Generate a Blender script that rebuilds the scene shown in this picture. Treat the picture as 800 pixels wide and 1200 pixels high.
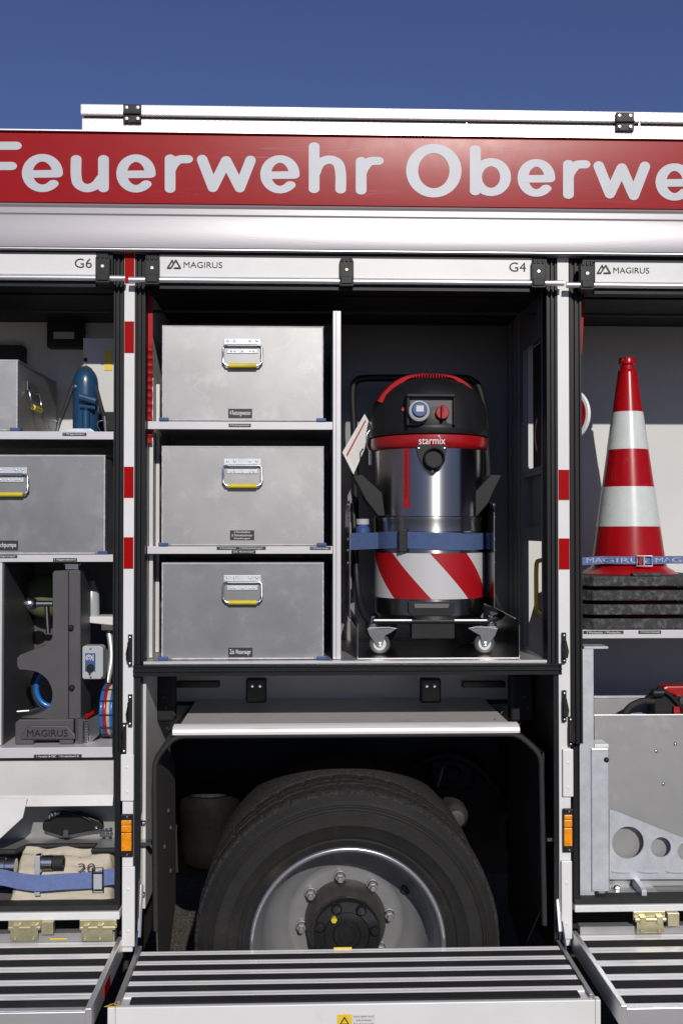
import bpy, bmesh, math, random
from mathutils import Vector, Matrix, Euler, noise
random.seed(7)
R = math.radians
scene = bpy.context.scene
for o in list(bpy.data.objects):
    bpy.data.objects.remove(o)
COL = scene.collection

# ------------------------------------------------------------------ camera
F_PX = 1213.0
CAM = Vector((0.0, -3.15, 1.73))
ROT = Euler((R(91.0), 0, R(-2.0)), 'XYZ').to_matrix()
cd = bpy.data.cameras.new('camera')
cam = bpy.data.objects.new('camera', cd)
COL.objects.link(cam)
cam.location = CAM
cam.rotation_euler = (R(91.0), 0, R(-2.0))
cd.sensor_fit = 'VERTICAL'
cd.sensor_height = 36.0
cd.lens = F_PX / 1200 * 36.0
cd.clip_start = 0.05
cd.clip_end = 1000
scene.camera = cam

# ------------------------------------------------------------------ light
SUN_DIR = Vector((-0.15, 1.0, -0.515)).normalized()      # way the light travels
world = bpy.data.worlds.new('World')
scene.world = world
world.use_nodes = True
nt = world.node_tree
sky = nt.nodes.new('ShaderNodeTexSky')
sky.sky_type = 'NISHITA'
sky.sun_disc = False
sky.sun_elevation = math.asin(-SUN_DIR.z)
sky.sun_rotation = math.atan2(-SUN_DIR.x, -SUN_DIR.y)
sky.altitude = 400
sky.air_density = 1.0
sky.dust_density = 0.1
sky.ozone_density = 5.0
bg = nt.nodes['Background']
bg.inputs['Strength'].default_value = 0.072
wb = nt.nodes.new('ShaderNodeMix'); wb.data_type = 'RGBA'; wb.blend_type = 'MULTIPLY'
wb.inputs[0].default_value = 1.0
wb.inputs[7].default_value = (1.10, .92, 1.17, 1)          # the picture's white balance, whole sky alike
nt.links.new(sky.outputs['Color'], wb.inputs[6])
nt.links.new(wb.outputs[2], bg.inputs['Color'])
sl = bpy.data.lights.new('sun', 'SUN')
sl.energy = 4.6
sl.angle = R(0.5)
sl.color = (1.0, 0.95, 0.88)
sun = bpy.data.objects.new('sun', sl)
COL.objects.link(sun)
sun.rotation_euler = SUN_DIR.to_track_quat('-Z', 'Y').to_euler()
sun.location = (0.6, -6, 5)
vs = scene.view_settings
vs.view_transform = 'Standard'
vs.look = 'None'
vs.exposure = -0.45
vs.gamma = 1.0
vs.use_curve_mapping = False

# ------------------------------------------------------------------ pixel -> place
def ray(px, py):
    return ROT @ Vector(((px - 400) / F_PX, -(py - 600) / F_PX, -1.0))
def W(px, py, y=0.0):
    d = ray(px, py)
    return CAM + d * ((y - CAM.y) / d.y)
def X(px, y=0.0, py=620):
    return W(px, py, y).x
def Z(py, y=0.0, px=400):
    return W(px, py, y).z
def YZ(px, py, z):
    d = ray(px, py)
    return (CAM + d * ((z - CAM.z) / d.z)).y
def SC(y):
    return (y - CAM.y) / F_PX      # metres per pixel at that depth

# ------------------------------------------------------------------ materials
def pmat(name, col, rough=0.5, metal=0.0, var=0.0, vscale=8.0, bump=0.0, bscale=60.0,
         rvar=0.0, stretch=(1, 1, 1), coat=0.0, col2=None, spec=None, detail=6.0, spots=None, scratch=None):
    m = bpy.data.materials.new(name)
    m.use_nodes = True
    t = m.node_tree
    b = t.nodes['Principled BSDF']
    b.inputs['Base Color'].default_value = (*col, 1)
    b.inputs['Roughness'].default_value = rough
    b.inputs['Metallic'].default_value = metal
    if coat:
        b.inputs['Coat Weight'].default_value = coat
        b.inputs['Coat Roughness'].default_value = 0.08
    if spec is not None:
        b.inputs['Specular IOR Level'].default_value = spec
    tc = t.nodes.new('ShaderNodeTexCoord')
    mp = t.nodes.new('ShaderNodeMapping')
    mp.inputs['Scale'].default_value = stretch
    oi = t.nodes.new('ShaderNodeObjectInfo')
    ml = t.nodes.new('ShaderNodeVectorMath'); ml.operation = 'MULTIPLY_ADD'
    ml.inputs[1].default_value = (37, 23, 41)
    t.links.new(oi.outputs['Random'], ml.inputs[0]); t.links.new(tc.outputs['Object'], ml.inputs[2])
    t.links.new(ml.outputs[0], mp.inputs['Vector'])
    def nz(scale, det=detail):
        n = t.nodes.new('ShaderNodeTexNoise')
        n.inputs['Scale'].default_value = scale
        n.inputs['Detail'].default_value = det
        n.inputs['Roughness'].default_value = 0.62
        t.links.new(mp.outputs['Vector'], n.inputs['Vector'])
        return n
    last = None
    if var or col2:
        n = nz(vscale)
        r = t.nodes.new('ShaderNodeValToRGB')
        c2 = col2 if col2 else tuple(min(1, c * (1 + var)) for c in col)
        c1 = tuple(c * (1 - var) for c in col) if not col2 else col
        r.color_ramp.elements[0].position = 0.3
        r.color_ramp.elements[1].position = 0.72
        r.color_ramp.elements[0].color = (*c1, 1)
        r.color_ramp.elements[1].color = (*c2, 1)
        t.links.new(n.outputs['Fac'], r.inputs['Fac'])
        last = r.outputs['Color']
    if spots:                                   # (scale, low, high, colour, amount): stains with a shape of their own
        sc_, lo, hi, sc_col, am = spots
        n = nz(sc_, 8.0)
        r = t.nodes.new('ShaderNodeValToRGB')
        r.color_ramp.elements[0].position = lo
        r.color_ramp.elements[1].position = hi
        r.color_ramp.elements[0].color = (0, 0, 0, 1)
        r.color_ramp.elements[1].color = (am, am, am, 1)
        t.links.new(n.outputs['Fac'], r.inputs['Fac'])
        mx = t.nodes.new('ShaderNodeMix')
        mx.data_type = 'RGBA'
        if last is None:
            mx.inputs[6].default_value = (*col, 1)
        else:
            t.links.new(last, mx.inputs[6])
        mx.inputs[7].default_value = (*sc_col, 1)
        t.links.new(r.outputs['Color'], mx.inputs[0])
        last = mx.outputs[2]
    if scratch:                                 # (scale, width, colour, amount, stretch): thin scuff lines in worn patches
        sc_, wd, s_col, am, st = scratch
        m2 = t.nodes.new('ShaderNodeMapping'); m2.inputs['Scale'].default_value = st; m2.inputs['Rotation'].default_value = (0, R(24), 0)
        t.links.new(ml.outputs[0], m2.inputs['Vector'])
        n = t.nodes.new('ShaderNodeTexNoise'); n.inputs['Scale'].default_value = sc_; n.inputs['Detail'].default_value = 3
        t.links.new(m2.outputs['Vector'], n.inputs['Vector'])
        c = t.nodes.new('ShaderNodeMath'); c.operation = 'COMPARE'; c.inputs[1].default_value = .5; c.inputs[2].default_value = wd
        t.links.new(n.outputs['Fac'], c.inputs[0])
        n2 = nz(4.0, 4.0)
        r2 = t.nodes.new('ShaderNodeMapRange'); r2.inputs['From Min'].default_value = .48; r2.inputs['From Max'].default_value = .62
        r2.inputs['To Max'].default_value = am
        t.links.new(n2.outputs['Fac'], r2.inputs['Value'])
        mu = t.nodes.new('ShaderNodeMath'); mu.operation = 'MULTIPLY'
        t.links.new(c.outputs[0], mu.inputs[0]); t.links.new(r2.outputs['Result'], mu.inputs[1])
        mx = t.nodes.new('ShaderNodeMix'); mx.data_type = 'RGBA'
        if last is None: mx.inputs[6].default_value = (*col, 1)
        else: t.links.new(last, mx.inputs[6])
        mx.inputs[7].default_value = (*s_col, 1)
        t.links.new(mu.outputs[0], mx.inputs[0])
        last = mx.outputs[2]
    if last is not None:
        t.links.new(last, b.inputs['Base Color'])
    if rvar:
        n = nz(vscale * 1.7)
        mr = t.nodes.new('ShaderNodeMapRange')
        mr.inputs['To Min'].default_value = max(0.02, rough - rvar)
        mr.inputs['To Max'].default_value = min(1, rough + rvar)
        t.links.new(n.outputs['Fac'], mr.inputs['Value'])
        t.links.new(mr.outputs['Result'], b.inputs['Roughness'])
    if bump:
        n = nz(bscale, 4.0)
        bp = t.nodes.new('ShaderNodeBump')
        bp.inputs['Strength'].default_value = bump
        bp.inputs['Distance'].default_value = 0.004
        t.links.new(n.outputs['Fac'], bp.inputs['Height'])
        t.links.new(bp.outputs['Normal'], b.inputs['Normal'])
    return m

M = {}
M['white'] = pmat('white_paint', (.68, .68, .67), .38, 0, .05, 5, rvar=.08, spots=(9, .62, .75, (.5, .49, .47), .25))
M['wall'] = pmat('locker_wall', (.56, .56, .55), .5, 0, .05, 3)
M['pan'] = pmat('pocket_sheet', (.58, .575, .56), .4, .1, .10, 4, rvar=.1, spots=(5, .52, .70, (.38, .37, .35), .5))
M['wall_shade'] = pmat('locker_wall_shade', (.17, .175, .18), .42, .2, .06, 3)  # locker wall in a darker copy, interior shade put into the colour
M['alu'] = pmat('bright_aluminium', (.78, .78, .79), .36, .75, .06, 4, .05, 200, rvar=.06, stretch=(.15, 1, 1))
M['cornice'] = pmat('brushed_cornice', (.36, .345, .36), .38, .30, .08, 5, .03, 240, rvar=.05, stretch=(.08, 1, 1), spots=(7, .66, .74, (.28, .26, .26), .3))
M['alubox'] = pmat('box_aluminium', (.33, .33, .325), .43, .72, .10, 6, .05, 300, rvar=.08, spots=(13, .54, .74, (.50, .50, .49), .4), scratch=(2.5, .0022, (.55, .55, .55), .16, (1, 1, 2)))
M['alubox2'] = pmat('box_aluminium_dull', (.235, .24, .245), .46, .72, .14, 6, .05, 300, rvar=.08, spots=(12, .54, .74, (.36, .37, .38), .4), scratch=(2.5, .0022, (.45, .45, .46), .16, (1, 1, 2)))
M['rim_edge'] = pmat('cut_edge', (.85, .84, .83), .4, .5, .1, 60)
M['red'] = pmat('red_foil', (.30, .008, .011), .30, 0, .03, 10, rvar=.04, spec=.16, scratch=(2.2, .0025, (.5, .22, .22), .25, (.2, 1, 5)))
M['letter'] = pmat('silver_foil', (.46, .48, .52), .45, 0, .03, 12)
M['reflred'] = pmat('red_reflector', (.33, .0006, .001), .4, 0, .03, 90, spec=.08)
M['black'] = pmat('black_plastic', (.010, .010, .011), .48, 0, .2, 12, rvar=.1, spec=.3)
M['profile'] = pmat('black_profile', (.010, .011, .0125), .42, 0, .15, 9, rvar=.08, spots=(20, .62, .76, (.03, .03, .03), .4), spec=.25)
M['rubber'] = pmat('black_rubber', (.016, .016, .016), .75, 0, .25, 18, .2, 120)
M['plate'] = pmat('rubber_plate', (.024, .024, .024), .7, 0, .35, 25, 1.0, 60, spots=(55, .48, .64, (.11, .11, .11), .8))
M['tyre'] = pmat('tyre_rubber', (.0135, .013, .012), .7, 0, .25, 14, .35, 120, spots=(7, .58, .72, (.045, .039, .032), .5), spec=.3)
M['tread'] = pmat('tread_rubber', (.026, .0245, .0225), .9, 0, .3, 60, .9, 260, spots=(220, .5, .62, (.075, .07, .062), .7), spec=.2)
M['rim'] = pmat('silver_rim', (.21, .212, .216), .36, .25, .10, 8, rvar=.06)
M['rimlip'] = pmat('rim_lip', (.42, .43, .45), .3, .8)
M['hub'] = pmat('hub_black', (.012, .012, .013), .28, 0, .2, 15, rvar=.1)
M['hubgrey'] = pmat('hub_casting', (.07, .065, .06), .45, .4, .3, 20)
M['steel'] = pmat('stainless_steel', (.44, .44, .44), .2, 1, .05, 6, .03, 160, rvar=.06, stretch=(1, 1, .1))
M['drum'] = pmat('brushed_drum_steel', (.42, .42, .42), .30, 1, .06, 5, rvar=.04, stretch=(1, 1, .15))
_t = M['drum'].node_tree
_b = _t.nodes['Principled BSDF']
_b.inputs['Anisotropic'].default_value = .88
_b.inputs['Anisotropic Rotation'].default_value = .25
_tan = _t.nodes.new('ShaderNodeTangent'); _tan.direction_type = 'RADIAL'; _tan.axis = 'Z'
_t.links.new(_tan.outputs['Tangent'], _b.inputs['Tangent'])
M['chrome'] = pmat('zinc_chrome', (.55, .56, .57), .22, 1, .08, 40)
M['galv'] = pmat('galvanised_steel', (.54, .57, .60), .45, .55, .12, 26, .1, 90, rvar=.08)
M['darkalu'] = pmat('grey_sheet', (.34, .34, .335), .5, .6, .1, 5, .04, 260, spots=(9, .58, .70, (.5, .5, .5), .35))
M['zinc'] = pmat('yellow_zinc', (.46, .44, .24), .34, .75, col2=(.62, .55, .38), vscale=35)
M['blue'] = pmat('blue_webbing', (.055, .095, .21), .8, 0, .12, 40, .5, 260, stretch=(1, 1, 3))
M['ltblue'] = pmat('light_blue_webbing', (.115, .165, .35), .8, 0, .1, 60, .4, 260)
M['bluepl'] = pmat('blue_plastic', (.035, .075, .22), .45, 0, .1, 30)
M['yellow'] = pmat('yellow_grip', (.60, .47, .02), .5, 0, .15, 30)
M['olive'] = pmat('yellow_handle', (.60, .46, .03), .45)
M['orange'] = pmat('orange_lens', (.80, .27, .004), .22, 0, .25, 60, .3, 150, coat=.5)
M['jack'] = pmat('blue_enamel', (.012, .055, .125), .3, 0, .1, 20, coat=.3, rvar=.08)
M['canvas'] = pmat('hose_canvas', (.50, .45, .36), .9, 0, .22, 14, .5, 200, stretch=(.5, 2, 2))
M['grey'] = pmat('grey_plastic', (.068, .066, .068), .48, 0, .12, 9, .08, 400, rvar=.06)
M['ltgrey'] = pmat('light_grey_plastic', (.38, .40, .42), .45)
M['redpl'] = pmat('red_plastic', (.33, .006, .008), .32, 0, .06, 30, coat=.2)
M['conered'] = pmat('cone_red', (.33, .003, .006), .26, 0, .12, 22, rvar=.07, stretch=(1, 1, .25), spec=.3, spots=(12, .60, .74, (.24, .008, .010), .4), scratch=(5, .004, (.5, .3, .28), .3, (1, 1, 3)))
M['conewhite'] = pmat('cone_white', (.56, .60, .58), .26, .0, .05, 30, rvar=.08, spots=(14, .60, .74, (.38, .38, .36), .2), scratch=(5, .004, (.3, .28, .27), .3, (1, 1, 3)))
M['redmatte'] = pmat('red_matte_plastic', (.33, .007, .010), .6, 0, .08, 30, spec=.15)
M['webred'] = pmat('red_webbing', (.40, .012, .016), .8, 0, .1, 50, .5, 240)
M['paper'] = pmat('paper', (.60, .60, .59), .8)
M['ink'] = pmat('ink', (.02, .02, .022), .6)
M['txt'] = pmat('white_print', (.78, .78, .78), .5)
M['sticker'] = pmat('black_sticker', (.02, .02, .022), .5)
M['stickeryellow'] = pmat('yellow_sticker', (.75, .52, .02), .45)
M['dark'] = pmat('chassis_black', (.012, .012, .012), .6, 0, .3, 6)
M['mud'] = pmat('mudguard_rubber', (.055, .052, .048), .7, 0, .3, 12, .4, 60, stretch=(3, 3, .4))
M['bellows'] = pmat('bellows_rubber', (.007, .0062, .005), .7, 0, .4, 14, .4, 40, spec=.12)
M['grip'] = pmat('grip_tape', (.012, .012, .012), .85, 0, .4, 300, .9, 500, spots=(6, .52, .72, (.045, .042, .037), .6))
M['fender'] = pmat('fender_sheet', (.66, .645, .615), .40, .25, .06, 6, .04, 200, spots=(6, .55, .7, (.36, .34, .31), .4))
M['bottle'] = pmat('clear_grey_plastic', (.35, .38, .40), .3)
M['green'] = pmat('olive_cloth', (.10, .12, .05), .8)
M['hoseblue'] = pmat('blue_hose', (.01, .13, .45), .3, coat=.4)
M['rib'] = pmat('rib_aluminium', (.86, .85, .84), .38, .12, .05, 6, .05, 200, stretch=(.1, 1, 1), spots=(40, .56, .70, (.45, .43, .40), .5))
M['lamp'] = pmat('light_rib', (.62, .61, .62), .34, .2, .05, 6)

# diagonal hazard stripes printed on a foil (flat print, UV in metres)
def hazard():
    m = pmat('hazard_foil', (.6, .6, .6), .38)
    t = m.node_tree
    b = t.nodes['Principled BSDF']
    uv = t.nodes.new('ShaderNodeUVMap')
    sp = t.nodes.new('ShaderNodeSeparateXYZ')
    t.links.new(uv.outputs['UV'], sp.inputs[0])
    ad = t.nodes.new('ShaderNodeMath'); ad.operation = 'MULTIPLY_ADD'
    ad.inputs[1].default_value = 0.92
    t.links.new(sp.outputs['Y'], ad.inputs[0]); t.links.new(sp.outputs['X'], ad.inputs[2])
    fr = t.nodes.new('ShaderNodeMath'); fr.operation = 'PINGPONG'
    off = t.nodes.new('ShaderNodeMath'); off.operation = 'ADD'; off.inputs[1].default_value = .9535
    t.links.new(ad.outputs[0], off.inputs[0])
    fr.inputs[1].default_value = 0.128
    t.links.new(off.outputs[0], fr.inputs[0])
    gt = t.nodes.new('ShaderNodeMath'); gt.operation = 'GREATER_THAN'; gt.inputs[1].default_value = .064
    t.links.new(fr.outputs[0], gt.inputs[0])
    mx = t.nodes.new('ShaderNodeMix'); mx.data_type = 'RGBA'
    mx.inputs[6].default_value = (.50, .50, .50, 1)
    mx.inputs[7].default_value = (.33, .004, .008, 1)
    t.links.new(gt.outputs[0], mx.inputs[0])
    t.links.new(mx.outputs[2], b.inputs['Base Color'])
    return m
M['hazard'] = hazard()

# diamond tread plate of the roof locker
def treadplate():
    m = pmat('tread_plate', (.80, .80, .80), .35, .25, .04, 6)
    t = m.node_tree
    b = t.nodes['Principled BSDF']
    tc = t.nodes.new('ShaderNodeTexCoord')
    hs = []
    for ang in (45, -45):
        mp = t.nodes.new('ShaderNodeMapping')
        mp.inputs['Rotation'].default_value = (0, R(ang), 0)
        mp.inputs['Scale'].default_value = (1, 1, 1)
        t.links.new(tc.outputs['Object'], mp.inputs['Vector'])
        br = t.nodes.new('ShaderNodeTexWave')
        br.inputs['Scale'].default_value = 22
        t.links.new(mp.outputs['Vector'], br.inputs['Vector'])
        pw = t.nodes.new('ShaderNodeMath'); pw.operation = 'POWER'; pw.inputs[1].default_value = 6
        t.links.new(br.outputs['Fac'], pw.inputs[0])
        hs.append(pw)
    ad = t.nodes.new('ShaderNodeMath'); ad.operation = 'MAXIMUM'
    t.links.new(hs[0].outputs[0], ad.inputs[0]); t.links.new(hs[1].outputs[0], ad.inputs[1])
    bp = t.nodes.new('ShaderNodeBump'); bp.inputs['Strength'].default_value = .12; bp.inputs['Distance'].default_value = .002
    t.links.new(ad.outputs[0], bp.inputs['Height'])
    t.links.new(bp.outputs['Normal'], b.inputs['Normal'])
    return m
M['tread_plate'] = treadplate()

def groundmat():
    m = pmat('ground_paving', (.055, .05, .043), .9, 0, .45, 25, .9, 70, spots=(90, .5, .6, (.16, .145, .12), .8))
    return m
M['ground'] = groundmat()

# ------------------------------------------------------------------ mesh builder
OFF = {}
def off_of(o):
    return OFF.get(o.name, Vector((0, 0, 0)))
def tag(o, label, cat, group=None):
    o['label'] = label
    o['category'] = cat
    if group:
        o['group'] = group
    return o
def thing(name, loc, label, cat, group=None):
    o = bpy.data.objects.new(name, None)
    o.empty_display_size = .05
    COL.objects.link(o)
    o.location = loc
    OFF[o.name] = Vector(loc)
    return tag(o, label, cat, group)

class MB:
    def __init__(s):
        s.v = []; s.f = []; s.mi = []; s.cur = 0; s.uv = {}
    def add(s, vs_, fs_):
        n = len(s.v)
        s.v += [Vector(p) for p in vs_]
        for f in fs_:
            s.f.append([i + n for i in f]); s.mi.append(s.cur)
        return s
    def box(s, x0, x1, y0, y1, z0, z1, rot=None, c=None):
        p = [Vector((x, y, z)) for z in (z0, z1) for y in (y0, y1) for x in (x0, x1)]
        if rot is not None:
            cc = Vector(c) if c else Vector(((x0 + x1) / 2, (y0 + y1) / 2, (z0 + z1) / 2))
            p = [cc + rot @ (q - cc) for q in p]
        return s.add(p, [(0, 2, 3, 1), (4, 5, 7, 6), (0, 1, 5, 4), (2, 6, 7, 3), (0, 4, 6, 2), (1, 3, 7, 5)])
    def pbox(s, px0, py0, px1, py1, y0, y1):
        cx, cy = (px0 + px1) / 2, (py0 + py1) / 2
        return s.box(W(px0, cy, y0).x, W(px1, cy, y0).x, y0, y1, W(cx, py1, y0).z, W(cx, py0, y0).z)
    def lathe(s, prof, c, axis='z', n=32, a0=0, a1=2 * math.pi, sx=1, sy=1, fn=None):
        full = abs(a1 - a0 - 2 * math.pi) < 1e-6
        k = n if full else n + 1
        vs_ = []
        for (r, h) in prof:
            for i in range(k):
                a = a0 + (a1 - a0) * i / n
                rr = fn(r, h, i, a) if fn else r
                u, w = rr * math.cos(a) * sx, rr * math.sin(a) * sy
                if axis == 'z': p = (c[0] + u, c[1] + w, c[2] + h)
                elif axis == 'y': p = (c[0] + u, c[1] + h, c[2] + w)
                else: p = (c[0] + h, c[1] + u, c[2] + w)
                vs_.append(p)
        fs_ = []
        for j in range(len(prof) - 1):
            for i in range(n):
                i2 = (i + 1) % k
                fs_.append((j * k + i, j * k + i2, (j + 1) * k + i2, (j + 1) * k + i))
        return s.add(vs_, fs_)
    def cyl(s, p0, p1, r, n=16, r1=None):
        p0, p1 = Vector(p0), Vector(p1)
        d = (p1 - p0).normalized()
        a = d.orthogonal().normalized(); b = d.cross(a)
        r1 = r if r1 is None else r1
        vs_ = [p0 + (a * math.cos(2 * math.pi * i / n) + b * math.sin(2 * math.pi * i / n)) * r for i in range(n)]
        vs_ += [p1 + (a * math.cos(2 * math.pi * i / n) + b * math.sin(2 * math.pi * i / n)) * r1 for i in range(n)]
        fs_ = [(i, (i + 1) % n, n + (i + 1) % n, n + i) for i in range(n)]
        fs_ += [tuple(range(n))[::-1], tuple(range(n, 2 * n))]
        return s.add(vs_, fs_)
    def tube(s, pts, r, n=8, closed=False):
        pts = [Vector(p) for p in pts]
        m = len(pts)
        rs = r if isinstance(r, (list, tuple)) else [r] * m
        vs_ = []; up = None
        for i, p in enumerate(pts):
            if closed: d = (pts[(i + 1) % m] - pts[i - 1])
            else: d = pts[min(i + 1, m - 1)] - pts[max(i - 1, 0)]
            d.normalize()
            if up is None: up = d.orthogonal().normalized()
            up = (up - d * up.dot(d)).normalized()
            b = d.cross(up)
            for k in range(n):
                a = 2 * math.pi * k / n
                vs_.append(p + (up * math.cos(a) + b * math.sin(a)) * rs[i])
        fs_ = []
        for i in range(m if closed else m - 1):
            j = (i + 1) % m
            for k in range(n):
                k2 = (k + 1) % n
                fs_.append((i * n + k, i * n + k2, j * n + k2, j * n + k))
        if not closed:
            fs_ += [tuple(range(n))[::-1], tuple(range((m - 1) * n, m * n))]
        return s.add(vs_, fs_)
    def prism(s, poly, a0, a1, plane='xz'):
        n = len(poly)
        def P(u, w, a):
            return (u, a, w) if plane == 'xz' else ((u, w, a) if plane == 'xy' else (a, u, w))
        vs_ = [P(u, w, a0) for u, w in poly] + [P(u, w, a1) for u, w in poly]
        fs_ = [tuple(range(n)), tuple(range(n, 2 * n))[::-1]]
        fs_ += [(i, (i + 1) % n, n + (i + 1) % n, n + i) for i in range(n)]
        return s.add(vs_, fs_)
    def pprism(s, ppoly, y0, y1):
        return s.prism([(W(a, b, y0).x, W(a, b, y0).z) for a, b in ppoly], y0, y1)
    def ribbon(s, pts, w, t):
        """flat strap along pts; w = half-width vector, t = thickness vector"""
        pts = [Vector(p) for p in pts]; w = Vector(w); t = Vector(t)
        vs_ = []
        for p in pts:
            vs_ += [p - w, p + w, p + w + t, p - w + t]
        fs_ = []
        for i in range(len(pts) - 1):
            a, b = i * 4, i * 4 + 4
            for k in range(4):
                k2 = (k + 1) % 4
                fs_.append((a + k, a + k2, b + k2, b + k))
        e = (len(pts) - 1) * 4
        fs_ += [(3, 2, 1, 0), (e, e + 1, e + 2, e + 3)]
        return s.add(vs_, fs_)
    def rivet(s, px, py, y, r, h=.003, n=10):
        p = W(px, py, y)
        return s.lathe([(0, -h), (r * .7, -h * .8), (r, 0)], (p.x, y, p.z), 'y', n)
    def build(s, name, mats, parent=None, smooth=None, bevel=0, seg=2, label=None, kind=None, origin=None):
        me = bpy.data.meshes.new(name)
        o = bpy.data.objects.new(name, me)
        COL.objects.link(o)
        if parent is None:
            if origin is None:
                xs = [p.x for p in s.v]; ys = [p.y for p in s.v]; zs = [p.z for p in s.v]
                origin = Vector(((min(xs) + max(xs)) / 2, (min(ys) + max(ys)) / 2, min(zs)))
            of = Vector(origin)
            o.location = of
        else:
            of = off_of(parent)
            o.parent = parent
        OFF[o.name] = of
        me.from_pydata([tuple(p - of) for p in s.v], [], s.f)
        ms = mats if isinstance(mats, (list, tuple)) else [mats]
        for m in ms:
            me.materials.append(M[m])
        if len(ms) > 1:
            for p, i in zip(me.polygons, s.mi): p.material_index = i
        if s.uv:
            ul = me.uv_layers.new(name='UVMap')
            for l in me.loops: ul.data[l.index].uv = s.uv.get(l.vertex_index, (0, 0))
        bm = bmesh.new(); bm.from_mesh(me)
        if not s.uv: bmesh.ops.remove_doubles(bm, verts=bm.verts, dist=1e-6)
        bmesh.ops.recalc_face_normals(bm, faces=bm.faces)
        bm.to_mesh(me); bm.free()
        if smooth:
            for p in me.polygons: p.use_smooth = True
            me.set_sharp_from_angle(angle=R(smooth))
        if bevel:
            md = o.modifiers.new('bevel', 'BEVEL'); md.width = bevel; md.segments = seg
            md.limit_method = 'ANGLE'; md.angle_limit = R(40)
        if label: o['label'] = label
        if kind: o['kind'] = kind
        return o

def curve_pts(mk):
    cu = mk()
    o = bpy.data.objects.new('tmp_curve', cu)
    COL.objects.link(o)
    dg = bpy.context.evaluated_depsgraph_get()
    dg.update()
    me = bpy.data.meshes.new_from_object(o.evaluated_get(dg))
    vs_ = [v.co.copy() for v in me.vertices]
    fs_ = [tuple(p.vertices) for p in me.polygons]
    bpy.data.objects.remove(o); bpy.data.meshes.remove(me); bpy.data.curves.remove(cu)
    return vs_, fs_
_tc = {}
def text_pts(body):
    if body not in _tc:
        def mk():
            c = bpy.data.curves.new('t', 'FONT'); c.body = body; c.size = 1; c.resolution_u = 3
            return c
        _tc[body] = curve_pts(mk)
    return _tc[body]
def add_text(mb, body, x, z, y, w=None, h=None, align='c', slant=0, bold=0):
    """flat print facing -Y: fitted to width w or cap height h, centred on x or left-aligned"""
    vs_, fs_ = text_pts(body)
    x0 = min(v.x for v in vs_); x1 = max(v.x for v in vs_); y0 = min(v.y for v in vs_); y1 = max(v.y for v in vs_)
    sx = sy = None
    if w: sx = w / (x1 - x0)
    if h: sy = h / (y1 - y0)
    sx = sx or sy; sy = sy or sx
    ox = x - (x1 - x0) * sx / 2 if align == 'c' else x
    mb.add([(ox + (v.x - x0) * sx, y, z + (v.y - (y0 + y1) / 2) * sy) for v in vs_], fs_)
def sticker(name, px0, py0, px1, py1, y, lines, parent, mats=('sticker', 'txt'), pad=.86):
    mb = MB(); mb.pbox(px0, py0, px1, py1, y - .001, y + .0006)
    mb.cur = 1
    n = len(lines)
    for i, l in enumerate(lines):
        if not l: continue
        yy = py0 + (py1 - py0) * (i + .5) / n
        p = W((px0 + px1) / 2, yy, y); wd = (px1 - px0) * SC(y)
        add_text(mb, l, p.x, p.z, y - .0016, w=wd * pad * min(1, len(l) / max(len(q) for q in lines)), h=min((py1 - py0) / n * SC(y) * .62, .02))
    return mb.build(name, list(mats), parent)
def holed_plate(mb, outer, holes, y0, th):
    def mk():
        c = bpy.data.curves.new('p', 'CURVE'); c.dimensions = '2D'; c.fill_mode = 'BOTH'; c.extrude = th / 2
        for poly in [outer] + holes:
            sp = c.splines.new('POLY'); sp.points.add(len(poly) - 1)
            for q, (a, b) in zip(sp.points, poly): q.co = (a, b, 0, 1)
            sp.use_cyclic_u = True
        return c
    vs_, fs_ = curve_pts(mk)
    mb.add([(v.x, y0 + th / 2 - v.z, v.y) for v in vs_], fs_)
def circ(cx, cz, r, n=28):
    return [(cx + r * math.cos(2 * math.pi * i / n), cz + r * math.sin(2 * math.pi * i / n)) for i in range(n)]
def smooth_path(pts, k=6):
    pts = [Vector(p) for p in pts]
    out = []
    for i in range(len(pts) - 1):
        p0 = pts[max(i - 1, 0)]; p1 = pts[i]; p2 = pts[i + 1]; p3 = pts[min(i + 2, len(pts) - 1)]
        for j in range(k):
            t = j / k
            out.append(.5 * ((2 * p1) + (p2 - p0) * t + (2 * p0 - 5 * p1 + 4 * p2 - p3) * t * t + (3 * p1 - p0 - 3 * p2 + p3) * t ** 3))
    out.append(pts[-1])
    return out

# ================================================================== GROUND
mb = MB()
mb.add([(-300, -300, 0), (300, -300, 0), (300, 300, 0), (-300, 300, 0)], [(0, 1, 2, 3)])
g = mb.build('ground', 'ground', origin=(0, 0, 0)); g['kind'] = 'structure'

# ================================================================== FIRE TRUCK
XL, XR = -1.55, 1.85
T = thing('fire_truck', (.11, .6, 0), 'red and white fire engine with open equipment lockers and folded-down steps', 'fire engine')

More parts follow.
